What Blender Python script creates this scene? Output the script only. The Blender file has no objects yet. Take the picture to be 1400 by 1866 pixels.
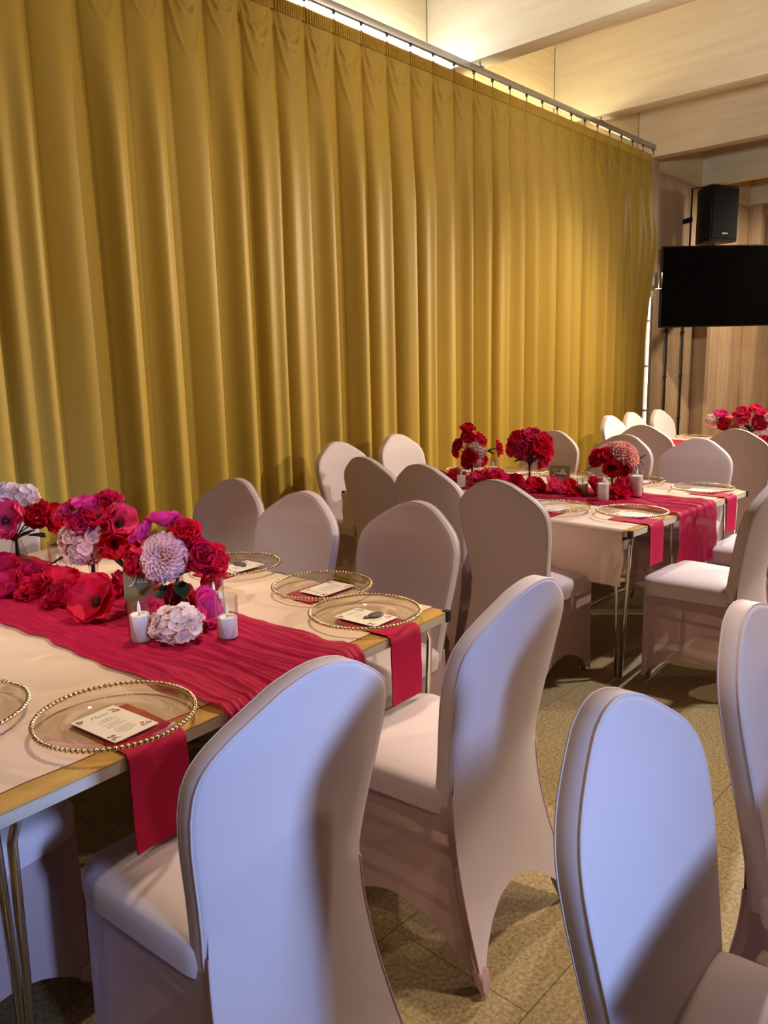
import bpy, bmesh, math, random
from mathutils import Vector, Matrix, noise
PI = math.pi
scene = bpy.context.scene
COL = scene.collection
random.seed(7)

# ------------------------------------------------------------------ camera
H = 1.43
FPX, PITCH, ROLL, YAW = 1414.77, math.radians(10.698), math.radians(-1.218), math.radians(42.892)
fw = Vector((math.cos(YAW)*math.cos(PITCH), math.sin(YAW)*math.cos(PITCH), -math.sin(PITCH)))
rt = Vector((math.sin(YAW), -math.cos(YAW), 0))
up = rt.cross(fw)
rt2 = math.cos(ROLL)*rt + math.sin(ROLL)*up
up2 = -math.sin(ROLL)*rt + math.cos(ROLL)*up
cam = bpy.data.cameras.new('camera')
cam.sensor_fit = 'VERTICAL'
cam.sensor_height = 24.0
cam.lens = 24.0*FPX/1866.0
cam.clip_start = .05
co = bpy.data.objects.new('camera', cam)
COL.objects.link(co)
co.matrix_world = Matrix(((rt2.x, up2.x, -fw.x, 0), (rt2.y, up2.y, -fw.y, 0), (rt2.z, up2.z, -fw.z, H), (0, 0, 0, 1)))
scene.camera = co

# ------------------------------------------------------------------ world, lights, exposure
wd = bpy.data.worlds.new('world')
scene.world = wd
wd.use_nodes = True
wd.node_tree.nodes['Background'].inputs[0].default_value = (.45, .62, 1, 1)
wd.node_tree.nodes['Background'].inputs[1].default_value = .6
vs = scene.view_settings
vs.view_transform = 'Standard'
vs.look = 'None'
vs.gamma = 1
vs.use_curve_mapping = False
vs.exposure = 0.15

def aim(o, target):
    d = Vector(target) - o.location
    o.rotation_euler = d.to_track_quat('-Z', 'Y').to_euler()

def spot(name, loc, target, power, color, size=60, blend=.5, radius=.06):
    l = bpy.data.lights.new(name, 'SPOT')
    l.energy = power
    l.color = color
    l.spot_size = math.radians(size)
    l.spot_blend = blend
    l.shadow_soft_size = radius
    o = bpy.data.objects.new(name, l)
    COL.objects.link(o)
    o.location = loc
    aim(o, target)
    return o

def area(name, loc, target, power, color, sx, sy):
    l = bpy.data.lights.new(name, 'AREA')
    l.shape = 'RECTANGLE'
    l.size = sx
    l.size_y = sy
    l.energy = power
    l.color = color
    o = bpy.data.objects.new(name, l)
    COL.objects.link(o)
    o.location = loc
    aim(o, target)
    return o

WARM = (1, .80, .58)
spot('spot_end_wall', (11.6, 2.0, 3.7), (3.0, 2.0, .7), 2500, (1, .85, .70), 40, .6, .05)
spot('spot_room_side', (8.6, -3.6, 3.7), (4.8, 2.6, .9), 1150, (1, .84, .68), 62, .6, .07)
spot('spot_curtain', (7.6, .4, 3.75), (6.4, 4.0, .8), 760, (1, .82, .50), 56, 1.0, .07)
spot('spot_curtain_mid', (4.4, .6, 3.76), (4.0, 4.0, 1.9), 130, (1, .84, .62), 70, .9, .1)
spot('spot_curtain_floral', (1.6, .8, 3.76), (1.6, 4.0, 2.2), 80, (1, .86, .66), 75, .9, .1)
spot('spot_boards', (10.4, .8, 3.7), (12.4, 4.5, 1.6), 330, (1, .80, .58), 60, .7, .07)
spot('fill_beams', (3.4, .2, 2.6), (8.2, 2.4, 4.3), 420, (1, .96, .88), 80, .8, .1)  # added fill aimed upwards to brighten the beams, no fixture there
area('daylight_window', (.45, -5.75, 1.95), (.82, .7, .85), 9, (.35, .53, 1), .9, 1.4).data.spread = math.radians(17)
spot('downlight_floral_table', (2.2, 2.2, 3.76), (1.0, 2.0, .7), 235, WARM, 48, .8, .1)
spot('downlight_second_table', (4.6, .3, 3.76), (3.9, 1.5, .6), 410, (1, .96, .95), 46, .8, .08)
spot('downlight_far_table', (6.6, 1.2, 3.76), (6.8, 2.0, .7), 190, WARM, 60, .8, .1)
spot('fill_aisle', (2.5, .45, 3.76), (1.95, .8, 0), 330, (1, .84, .66), 36, .9, .1)  # added fill; its bounce off the floor lifts the chair skirts
spot('fill_corner', (-.7, .9, 3.7), (1.0, .7, .7), 70, WARM, 42, .8, .1)  # added warm fill for the near chairs' side edges
spot('fill_flowers', (-.9, 1.0, 3.7), (1.12, 2.2, .85), 270, (1, .86, .72), 22, .8, .08)  # added spot to brighten the bouquets, kept narrow to miss the chairs behind
area('ceiling_downlight', (12.2, 2.6, 3.75), (12.2, 2.6, 0), 90, WARM, .4, .4)

# ------------------------------------------------------------------ materials
def mat(name, base=(.8, .8, .8), rough=.5, metal=0, spec=.5, **k):
    m = bpy.data.materials.new(name)
    m.use_nodes = True
    b = m.node_tree.nodes['Principled BSDF']
    b.inputs['Base Color'].default_value = (*base, 1)
    b.inputs['Roughness'].default_value = rough
    b.inputs['Metallic'].default_value = metal
    b.inputs['Specular IOR Level'].default_value = spec
    for key, v in k.items():
        b.inputs[key].default_value = v
    return m

def nd(m, t, **k):
    n = m.node_tree.nodes.new(t)
    for a, v in k.items():
        setattr(n, a, v)
    return n

def lk(m, a, b):
    m.node_tree.links.new(a, b)

def bsdf(m):
    return m.node_tree.nodes['Principled BSDF']

def coords(m, scale=(1, 1, 1), kind='Object'):
    tc = nd(m, 'ShaderNodeTexCoord')
    mp = nd(m, 'ShaderNodeMapping')
    mp.inputs['Scale'].default_value = scale
    lk(m, tc.outputs[kind], mp.inputs[0])
    return mp.outputs[0]

def ramp(m, fac, stops):
    r = nd(m, 'ShaderNodeValToRGB')
    e = r.color_ramp.elements
    while len(e) < len(stops):
        e.new(.5)
    for i, (p, c) in enumerate(stops):
        e[i].position = p
        e[i].color = (*c, 1)
    lk(m, fac, r.inputs[0])
    return r.outputs[0]

def tex_noise(m, vec, scale, detail=4, rough=.55):
    n = nd(m, 'ShaderNodeTexNoise')
    n.inputs['Scale'].default_value = scale
    n.inputs['Detail'].default_value = detail
    n.inputs['Roughness'].default_value = rough
    lk(m, vec, n.inputs['Vector'])
    return n

def bump(m, fac, strength=.2, dist=.01):
    b = nd(m, 'ShaderNodeBump')
    b.inputs['Strength'].default_value = strength
    b.inputs['Distance'].default_value = dist
    lk(m, fac, b.inputs['Height'])
    lk(m, b.outputs[0], bsdf(m).inputs['Normal'])

def mixrgb(m, fac, a, b, mode='MIX'):
    x = nd(m, 'ShaderNodeMix', data_type='RGBA', blend_type=mode)
    if isinstance(fac, (int, float)):
        x.inputs[0].default_value = fac
    else:
        lk(m, fac, x.inputs[0])
    for v, i in ((a, 6), (b, 7)):
        if isinstance(v, tuple):
            x.inputs[i].default_value = (*v, 1)
        else:
            lk(m, v, x.inputs[i])
    return x.outputs[2]

def wood(name, light, dark, axis, knots=True, rough=.55):
    m = mat(name, light, rough, spec=.3)
    sc = [7, 7, 7]
    sc[axis] = .45
    n1 = tex_noise(m, coords(m, tuple(sc)), 2.2, 5)
    col = ramp(m, n1.outputs[0], [(.32, dark), (.62, light)])
    if knots:
        s2 = [2.2, 2.2, 2.2]
        s2[axis] = 1.1
        v = nd(m, 'ShaderNodeTexVoronoi')
        v.inputs['Scale'].default_value = 1.9
        lk(m, coords(m, tuple(s2)), v.inputs['Vector'])
        k = ramp(m, v.outputs['Distance'], [(.0, (1, 1, 1)), (.06, (.7, .7, .7)), (.095, (0, 0, 0))])
        col = mixrgb(m, k, col, tuple(c*.35 for c in dark))
    oi = nd(m, 'ShaderNodeObjectInfo')
    hs = nd(m, 'ShaderNodeHueSaturation')
    mr = nd(m, 'ShaderNodeMapRange')
    mr.inputs[3].default_value = .86
    mr.inputs[4].default_value = 1.1
    lk(m, oi.outputs['Random'], mr.inputs[0])
    lk(m, mr.outputs[0], hs.inputs['Value'])
    lk(m, col, hs.inputs['Color'])
    lk(m, hs.outputs[0], bsdf(m).inputs['Base Color'])
    return m

def thin(name, tint, refl=.12, rough=.02):
    """thin clear plastic or glass wall"""
    m = bpy.data.materials.new(name)
    m.use_nodes = True
    nt = m.node_tree
    nt.nodes.remove(nt.nodes['Principled BSDF'])
    t = nd(m, 'ShaderNodeBsdfTransparent')
    t.inputs[0].default_value = (*tint, 1)
    g = nd(m, 'ShaderNodeBsdfGlossy')
    g.inputs['Roughness'].default_value = rough
    lw = nd(m, 'ShaderNodeLayerWeight')
    lw.inputs[0].default_value = .12
    mr = nd(m, 'ShaderNodeMapRange')
    mr.inputs[3].default_value = refl*.15
    mr.inputs[4].default_value = .4
    lk(m, lw.outputs['Fresnel'], mr.inputs[0])
    mx = nd(m, 'ShaderNodeMixShader')
    lk(m, mr.outputs[0], mx.inputs[0])
    lk(m, t.outputs[0], mx.inputs[1])
    lk(m, g.outputs[0], mx.inputs[2])
    lk(m, mx.outputs[0], nt.nodes['Material Output'].inputs[0])
    return m

def cloth(name, base, trans=.25, clear=0.0, rough=.6, spec=.25, tcol=None):
    m = mat(name, base, rough, spec=spec)
    nt = m.node_tree
    tr = nd(m, 'ShaderNodeBsdfTranslucent')
    tr.inputs[0].default_value = (*(tcol or base), 1)
    mx = nd(m, 'ShaderNodeMixShader')
    mx.inputs[0].default_value = trans
    lk(m, bsdf(m).outputs[0], mx.inputs[1])
    lk(m, tr.outputs[0], mx.inputs[2])
    out = mx.outputs[0]
    if clear:
        tp = nd(m, 'ShaderNodeBsdfTransparent')
        m2 = nd(m, 'ShaderNodeMixShader')
        m2.inputs[0].default_value = clear
        lk(m, out, m2.inputs[1])
        lk(m, tp.outputs[0], m2.inputs[2])
        out = m2.outputs[0]
    lk(m, out, nt.nodes['Material Output'].inputs[0])
    return m

M = {}
M['pine_y'] = wood('pine_beam', (.84, .76, .60), (.77, .67, .50), 1)
M['pine_z'] = wood('pine_upright', (.60, .43, .28), (.46, .31, .18), 2)
M['pine_x'] = wood('pine_panel', (.84, .72, .46), (.76, .62, .36), 0)
M['ceil'] = wood('ceiling_board', (.62, .47, .28), (.52, .37, .20), 1)
M['oak'] = wood('oak_veneer', (.55, .32, .09), (.40, .21, .05), 0, False, .35)
M['ply'] = wood('plywood_edge', (.62, .58, .52), (.45, .40, .34), 0, False, .4)
M['plaster'] = wood('brown_boarding', (.30, .19, .10), (.22, .13, .06), 2)
cm = M['cork'] = mat('cork', (.25, .18, .08), .6, spec=.3)
c0 = coords(cm, (1, 1, 1))
n1 = tex_noise(cm, c0, 95, 3, .7)
n2 = tex_noise(cm, c0, 2.0, 3)
c1 = ramp(cm, n1.outputs[0], [(.34, (.14, .09, .035)), (.5, (.31, .225, .10)), (.68, (.50, .39, .21))])
lk(cm, mixrgb(cm, .35, c1, ramp(cm, n2.outputs[0], [(.3, (.21, .15, .065)), (.7, (.37, .28, .13))])), bsdf(cm).inputs['Base Color'])
bump(cm, n1.outputs[0], .15, .002)
M['joint'] = mat('floor_joint', (.07, .045, .02), .9)
M['curtain'] = mat('gold_satin', (.405, .265, .037), .52, spec=.22)
wv = tex_noise(M['curtain'], coords(M['curtain'], (60, 60, 2)), 4, 2)
bump(M['curtain'], wv.outputs[0], .04, .004)
M['tape'] = mat('gold_tape', (.43, .265, .03), .55, spec=.3)
M['spandex'] = mat('spandex', (.66, .555, .57), .6, spec=.2)
M['skirt'] = cloth('spandex_skirt', (.68, .51, .535), .28, .20, .6, .2, (.74, .46, .47))
M['pocket'] = cloth('spandex_double', (.82, .58, .62), .25, 0, .55)
M['chairmetal'] = mat('grey_tube', (.34, .27, .25), .45, .3)
M['linen'] = cloth('table_linen', (.78, .60, .47), .12, 0, .75)
M['runner'] = cloth('crinkle_muslin', (.50, .006, .065), .25, .05, .7)
M['napkin'] = cloth('napkin_cotton', (.49, .004, .062), .1, 0, .75)
M['chrome'] = mat('chrome', (.75, .74, .72), .16, 1)
M['alu'] = mat('aluminium', (.42, .42, .43), .38, 1)
M['black'] = mat('black_plastic', (.006, .006, .0065), .5, spec=.3)
M['screen'] = mat('tv_glass', (.003, .003, .004), .08, spec=.5)
M['gold'] = mat('gold_bead', (.68, .54, .33), .2, 1)
M['mirror'] = mat('gold_mirror', (.72, .56, .26), .06, .72)
M['white'] = mat('white_print', (.85, .82, .78), .5)
M['plate'] = thin('clear_acrylic', (.97, .94, .90), .16)
M['glass'] = thin('clear_glass', (.95, .95, .95), .14)
M['card'] = mat('card', (.80, .72, .62), .6)
M['print_grey'] = mat('print_grey', (.25, .22, .21), .6)
M['print_red'] = mat('print_red', (.50, .05, .10), .6)
M['tag'] = mat('dark_tag', (.10, .075, .07), .5)
M['wax'] = mat('wax', (.84, .78, .76), .5)
bsdf(M['wax']).inputs['Subsurface Weight'].default_value = .3
bsdf(M['wax']).inputs['Subsurface Radius'].default_value = (.02, .015, .012)
M['flame'] = mat('flame_bulb', (.92, .88, .84), .35)
M['leaf'] = mat('dark_leaf', (.012, .022, .014), .5)
M['leaf2'] = mat('green_leaf', (.02, .06, .035), .5)
M['stem'] = mat('stem', (.03, .045, .025), .5)
M['stamen'] = mat('stamen', (.02, .012, .012), .6)
M['ledtube'] = None
M['metalgrey'] = mat('steel', (.5, .48, .45), .3, 1)
M['pipe'] = mat('white_strip_clip_and_lamp_arm', (.85, .83, .78), .4)
M['conduit'] = mat('dark_conduit', (.05, .045, .045), .5)
PETAL = {
    'red': (.70, .010, .045), 'crimson': (.60, .010, .075), 'magenta': (.70, .04, .28), 'rose': (.74, .05, .17),
    'blush': (.82, .47, .42), 'palepink': (.84, .52, .56), 'whitepink': (.84, .66, .64), 'hotpink': (.70, .04, .16),
    'coral': (.85, .40, .35)}
for k_, c_ in PETAL.items():
    m_ = M[k_] = cloth('petal_'+k_, c_, .28, 0, .6, .2)
    nn = tex_noise(m_, coords(m_, (1, 1, 1)), 28, 3)
    cc = ramp(m_, nn.outputs[0], [(.3, tuple(v*.72 for v in c_)), (.7, tuple(min(1, v*1.15) for v in c_))])
    lk(m_, cc, bsdf(m_).inputs['Base Color'])

def emis(name, color, strength):
    m = bpy.data.materials.new(name)
    m.use_nodes = True
    b = bsdf(m)
    b.inputs['Base Color'].default_value = (*color, 1)
    b.inputs['Emission Color'].default_value = (*color, 1)
    b.inputs['Emission Strength'].default_value = strength
    return m

# ------------------------------------------------------------------ mesh helpers
class MB:
    def __init__(self):
        self.v = []
        self.f = []

    def add(self, vs_, fs_, mtx=None):
        o = len(self.v)
        self.v += [tuple(mtx @ Vector(p)) if mtx is not None else tuple(p) for p in vs_]
        self.f += [tuple(i+o for i in f) for f in fs_]
        return self

    def box(self, a, b, mtx=None):
        x0, y0, z0 = a
        x1, y1, z1 = b
        return self.add([(x0, y0, z0), (x1, y0, z0), (x1, y1, z0), (x0, y1, z0), (x0, y0, z1), (x1, y0, z1), (x1, y1, z1), (x0, y1, z1)],
                        [(0, 3, 2, 1), (4, 5, 6, 7), (0, 1, 5, 4), (1, 2, 6, 5), (2, 3, 7, 6), (3, 0, 4, 7)], mtx)

    def tube(self, pts, r, n=8, cap=True, mtx=None):
        pts = [Vector(p) for p in pts]
        rs = r if isinstance(r, (list, tuple)) else [r]*len(pts)
        vs_, fs_ = [], []
        d0 = (pts[1]-pts[0]).normalized()
        a = d0.orthogonal().normalized()
        for i, p in enumerate(pts):
            d = (pts[min(i+1, len(pts)-1)] - pts[max(i-1, 0)]).normalized()
            a = (a - d*a.dot(d)).normalized()
            b = d.cross(a)
            for k in range(n):
                t = 2*PI*k/n
                vs_.append(p + rs[i]*(math.cos(t)*a + math.sin(t)*b))
        for i in range(len(pts)-1):
            for k in range(n):
                k2 = (k+1) % n
                fs_.append((i*n+k, i*n+k2, (i+1)*n+k2, (i+1)*n+k))
        if cap:
            fs_.append(tuple(reversed(range(n))))
            fs_.append(tuple((len(pts)-1)*n+k for k in range(n)))
        return self.add(vs_, fs_, mtx)

    def lathe(self, prof, n=32, mtx=None):
        vs_, fs_ = [], []
        for r, z in prof:
            for k in range(n):
                t = 2*PI*k/n
                vs_.append((r*math.cos(t), r*math.sin(t), z))
        for i in range(len(prof)-1):
            for k in range(n):
                k2 = (k+1) % n
                fs_.append((i*n+k, i*n+k2, (i+1)*n+k2, (i+1)*n+k))
        return self.add(vs_, fs_, mtx)

    def grid(self, fn, nu, nv, mtx=None):
        vs_ = [fn(i/(nu-1), j/(nv-1)) for j in range(nv) for i in range(nu)]
        fs_ = [(j*nu+i, j*nu+i+1, (j+1)*nu+i+1, (j+1)*nu+i) for j in range(nv-1) for i in range(nu-1)]
        return self.add(vs_, fs_, mtx)

    def mesh(self, name, m, smooth=True, weld=False, sharp=None):
        me = bpy.data.meshes.new(name)
        me.from_pydata(self.v, [], self.f)
        if weld:
            bm = bmesh.new()
            bm.from_mesh(me)
            bmesh.ops.remove_doubles(bm, verts=bm.verts, dist=1e-5)
            bmesh.ops.recalc_face_normals(bm, faces=bm.faces)
            bm.to_mesh(me)
            bm.free()
        me.materials.append(m)
        if smooth:
            me.polygons.foreach_set('use_smooth', [True]*len(me.polygons))
            if sharp:
                me.set_sharp_from_angle(angle=math.radians(sharp))
        me.update()
        return me

def obj(name, mesh, parent=None, loc=None, rot=None, scale=None):
    o = bpy.data.objects.new(name, mesh)
    COL.objects.link(o)
    if parent is not None:
        o.parent = parent
    if loc is not None:
        o.location = loc
    if rot is not None:
        o.rotation_euler = rot
    if scale is not None:
        o.scale = scale if isinstance(scale, (tuple, list)) else (scale,)*3
    return o

def tag(o, label, cat, group=None):
    o['label'] = label
    o['category'] = cat
    if group:
        o['group'] = group
    return o

def struct(o):
    o['kind'] = 'structure'
    return o

def empty(name, loc=(0, 0, 0), rz=0):
    o = bpy.data.objects.new(name, None)
    COL.objects.link(o)
    o.location = loc
    o.rotation_euler = (0, 0, rz)
    o.empty_display_size = .05
    return o

def copy_tree(o, parent=None):
    c = o.copy()
    COL.objects.link(c)
    if parent is not None:
        c.parent = parent
    for ch in list(o.children):
        copy_tree(ch, c)
    return c

def bevel_mesh(me, off, seg=2, ang=40):
    bm = bmesh.new()
    bm.from_mesh(me)
    ed = [e for e in bm.edges if len(e.link_faces) == 2 and e.calc_face_angle(0) > math.radians(ang)]
    bmesh.ops.bevel(bm, geom=ed, offset=off, segments=seg, affect='EDGES', profile=.6)
    bm.to_mesh(me)
    bm.free()
    me.polygons.foreach_set('use_smooth', [True]*len(me.polygons))
    me.set_sharp_from_angle(angle=math.radians(50))
    return me

def interp(tab, x):
    if x <= tab[0][0]:
        return tab[0][1]
    for (a, b), (c, d) in zip(tab, tab[1:]):
        if x <= c:
            return b + (d-b)*(x-a)/(c-a)
    return tab[-1][1]

# ------------------------------------------------------------------ room shell
XW, XE, YS, YN, ZC = -3.5, 16.0, -5.5, 4.5, 4.56
fl = struct(obj('floor', MB().box((XW, YS, -.12), (XE, YN, -.004)).mesh('floor', M['cork'], False)))
fj = MB().box((-.2, -.4, -.004), (9.4, 4.4, -.003)).mesh('joint_bed', M['joint'], False)
jb = obj('joint_bed', fj, fl)
tm = MB().box((.001, .001, -.004), (.599, .399, .0)).mesh('cork_tile', M['cork'], False)
ts = (.6, .4)
r_ = 0
y = -.4
while y < 4.3:
    x = -.2 - (.3 if r_ % 2 else 0)
    while x < 9.4:
        if x > -.3:
            obj('cork_tile', tm, fl, (x, y, 0))
        x += ts[0]
    y += ts[1]
    r_ += 1
struct(obj('ceiling', MB().box((XW, YS, ZC), (XE, YN, ZC+.15)).mesh('ceiling', M['ceil'], False)))
# north wall behind the curtain, boarded
wn = struct(obj('wall_north', MB().box((XW, YN+.02, 0), (XE, YN+.15, ZC)).mesh('wall_north', M['pine_z'], False)))
bx = [9.68, 10.28, 10.82, 11.5]
BEAMS = [3.47, 5.49, 7.53, 9.48, 11.5, 13.5]
def boards(x0, x1, n, z0, z1, m, seed):
    rr = random.Random(seed)
    cuts = [x0] + sorted(x0+(x1-x0)*(i+rr.uniform(-.22, .22))/n for i in range(1, n)) + [x1]
    for a, b in zip(cuts, cuts[1:]):
        obj('board', MB().box((0, 0, 0), (b-a-.004, .02, z1-z0)).mesh('board', m, False), wn, (a+.002, YN, z0))
for i, (a, b) in enumerate(zip(BEAMS, BEAMS[1:]+[15.6])):
    if a > 9:
        boards(a+.2, b, 4, 0, 3.76, M['pine_z'], i)
        obj('panel', MB().box((0, 0, 0), (b-a-.2, .02, ZC-3.8)).mesh('panel', M['pine_x'], False), wn, (a+.2, YN-.012, 3.8))
        obj('ledge', MB().box((0, -.045, 0), (b-a-.2, .02, .04)).mesh('ledge', M['pine_x'], False), wn, (a+.2, YN, 3.76))
    elif a > 3:
        obj('panel', MB().box((0, 0, 0), (b-a-.2, .02, ZC)).mesh('panel', M['pine_x'], False), wn, (a+.2, YN, 0))
obj('panel', MB().box((0, 0, 0), (3.47-XW, .02, ZC)).mesh('panel', M['pine_x'], False), wn, (XW, YN, 0))
struct(obj('wall_east', MB().box((XE, YS, 0), (XE+.15, YN, ZC)).mesh('wall_east', M['pine_z'], False)))
struct(obj('wall_west', MB().box((XW-.15, YS, 0), (XW, YN, ZC)).mesh('wall_west', M['plaster'], False)))
ws = MB()
WX0, WX1, WZ0, WZ1 = 0.0, .9, 1.25, 2.65
ws.box((XW, YS-.15, 0), (WX0, YS, ZC)).box((WX1, YS-.15, 0), (XE, YS, ZC))
ws.box((WX0, YS-.15, 0), (WX1, YS, WZ0)).box((WX0, YS-.15, WZ1), (WX1, YS, ZC))
struct(obj('wall_south', ws.mesh('wall_south', M['plaster'], False)))
w1 = struct(obj('window_1', MB().box((WX0, YS-.12, WZ0), (WX0+.05, YS-.04, WZ1)).box((WX1-.05, YS-.12, WZ0), (WX1, YS-.04, WZ1))
                .box((WX0, YS-.12, WZ0), (WX1, YS-.04, WZ0+.05)).box((WX0, YS-.12, WZ1-.05), (WX1, YS-.04, WZ1)).mesh('window_frame', M['pine_z'], False)))
obj('pane', MB().box((WX0+.05, YS-.085, WZ0+.05), (WX1-.05, YS-.08, WZ1-.05)).mesh('pane', M['glass'], False), w1)
# beams run from the curtain wall across the room; posts under them
n_ = 0
for i, x in enumerate(BEAMS):
    n_ += 1
    struct(obj('trim_%d' % n_, bevel_mesh(MB().box((0, 0, 0), (.195, YN-YS-.01, ZC-3.802)).mesh('beam', M['pine_y'], False), .004), None, (x, YS+.005, 3.802)))
    n_ += 1
    struct(obj('trim_%d' % n_, bevel_mesh(MB().box((0, 0, 0), (.195, .19, 3.80)).mesh('post', M['pine_z'], False), .004), None, (x, YN-.192, 0)))

# ------------------------------------------------------------------ curtain
YC, ZT, PIT = 4.0, 3.66, .257
X_END = 8.8
NP = 36
X0 = X_END - NP*PIT
rc = random.Random(3)
dlt = [rc.uniform(-.03, .03) for _ in range(NP+2)]
val = [rc.uniform(0, .03) for _ in range(NP+2)]
amp = [rc.uniform(.055, .10) for _ in range(NP+2)]
asy = [rc.uniform(-.6, .6) for _ in range(NP+2)]
sec = [rc.uniform(-.025, .025) for _ in range(NP+2)]
wr = [rc.uniform(.75, 1.35) for _ in range(NP+2)]
def smooth(t):
    t = max(0, min(1, t))
    return t*t*(3-2*t)
def curtain_pt(x, z):
    q = (x-X0)/PIT
    k = min(NP-1, max(0, int(q)))
    u = min(1, max(0, q-k))
    d = ZT - z
    lo = smooth(d/1.1)
    us = u + asy[k]*.16*lo*math.sin(PI*u)
    top = .042*abs(math.sin(PI*u))**.55
    low = val[k]*(1-u) + val[k+1]*u + amp[k]*max(0, math.sin(PI*us))**(.62+.5*abs(asy[k])) + sec[k]*math.sin(3*PI*u)*lo
    yo = top*(1-lo) + low*lo*.95
    # stretched swags between the hooks just below the tape
    if d > .07:
        dd = d-.07
        a = abs(u-.5)
        for off, L, am in ((.0, .36*wr[k], .009), (.15, .20*wr[k], .008)):
            line = (.5-off)*math.sqrt(max(0, 1-dd/L)) - (.1 if dd > L else 0)
            if line > -.05:
                yo += am*math.exp(-((a-max(line, 0))/.035)**2)*smooth(dd/.05)*(1-smooth((dd-L*.75)/(L*.4)))
    if .075 < d < .42:
        dd = d-.075
        a = abs(u-.5)
        ph = dd+.62*a*a*wr[k]
        yo += .0065*math.sin(2*PI*ph/(.05*wr[k])+k)*math.exp(-((ph-.13*wr[k])/.055)**2)*smooth(dd/.03)*(1-smooth((a-.33)/.14))
    dx = (dlt[k]*(1-u) + dlt[k+1]*u)*smooth(d/2.2)*(1 if x < X_END-.3 else 0)
    e = smooth((x-(X_END-.75))/.75)
    eb = interp([(0, -.22), (.6, -.2), (1.2, -.16), (1.8, -.11), (2.3, .0), (2.75, .13), (3.1, .06), (3.68, -.02)], z)
    sag = .022*math.sin(PI*u)**.8*(1-smooth(d/.9))
    return (x+dx+e*eb, YC-yo+.02, z-sag)
rows = [0, .02, .045, .075] + [.075+.62*(i+1)/52 for i in range(52)]
rows += [.695+(ZT-.02-.695)*(i+1)/30 for i in range(30)]
cols = [X0+PIT*NP*i/(NP*26) for i in range(NP*26+1)]
mb = MB()
mb.v = [curtain_pt(x, ZT-d) for d in rows for x in cols]
nc = len(cols)
mb.f = [(j*nc+i, j*nc+i+1, (j+1)*nc+i+1, (j+1)*nc+i) for j in range(len(rows)-1) for i in range(nc-1)]
cur = empty('stage_curtain', (5, YC, 0))
tag(cur, 'tall pleated gold satin curtain hung from a ceiling rail behind the tables', 'curtain')
def unoff(me, o):
    me.transform(Matrix.Translation(-Vector(o)))
    return me
obj('drape', unoff(mb.mesh('drape', M['curtain']), (5, YC, 0)), cur)
tp = MB()
tc_ = [X0+(X_END-X0)*i/3100 for i in range(3101)]
for d in (-.004, .008, .04, .068, .076):
    for x in tc_:
        p = curtain_pt(x, ZT-max(d, 0))
        r = .0045*math.sin(2*PI*(x-X0)/.0172)*(1 if .0 < d < .07 else .3)
        tp.v.append((p[0], p[1]-.006-r, p[2]-min(d, 0)))
nt_ = len(tc_)
tp.f = [(j*nt_+i, j*nt_+i+1, (j+1)*nt_+i+1, (j+1)*nt_+i) for j in range(4) for i in range(nt_-1)]
obj('heading_tape', unoff(tp.mesh('heading_tape', M['tape']), (5, YC, 0)), cur)
rail = tag(empty('curtain_rail', (5, YC, 3.715)), 'long grey metal curtain rail fixed under the timber beams', 'curtain rail')
obj('track', bevel_mesh(MB().box((X0-5, -.016, 0), (X_END+.03-5, .016, .05)).mesh('track', M['alu'], False), .004), rail)
obj('end_cap', MB().box((X_END+.03-5, -.018, -.002), (X_END+.045-5, .018, .052)).mesh('end_cap', M['alu'], False), rail)
gm = MB().box((-.008, -.008, -.022), (.008, .008, .0)).tube([(-.005, 0, -.02), (-.005, -.004, -.062), (.005, -.004, -.062), (.005, 0, -.02)], .0022, 5).mesh('glider', M['black'], False)
for k in range(NP+1):
    obj('glider', gm, rail, (X0+k*PIT-5, -.005, 0))
bm_ = MB().box((-.03, -.02, .05), (.03, .02, .056)).tube([(0, 0, .055), (0, 0, .09)], .009, 8).mesh('bracket', M['metalgrey'], False)
for x in BEAMS:
    if X0 < x < X_END:
        obj('bracket', bm_, rail, (x+.06-5, 0, 0))

# light battens behind the curtain
def batten(x0, x1, color, strength, label, z=3.80):
    b = tag(empty('light_batten', ((x0+x1)/2, 4.23, z)), label, 'lamp')
    L = (x1-x0)/2
    obj('housing', MB().box((-L, -.02, -.035), (L, .03, -.012)).mesh('housing', M['white'], False), b)
    obj('arm', MB().box((-.02, .03, -.03), (.02, .245, -.015)).mesh('arm', M['white'], False), b)
    obj('tube', MB().tube([(-L+.02, 0, .018), (L-.02, 0, .018)], .028, 12).mesh('tube', emis('lamp_tube', color, strength)), b)
batten(2.3, 5.42, (.92, .97, 1), 26, 'bright cool white tube light behind the top of the gold curtain')
batten(5.75, 7.45, (1, .86, .50), 17, 'warm tube light behind the curtain between two beams', 3.70)
batten(7.8, 8.7, (1, .74, .38), 12, 'amber tube light behind the end of the curtain', 3.66)

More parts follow.
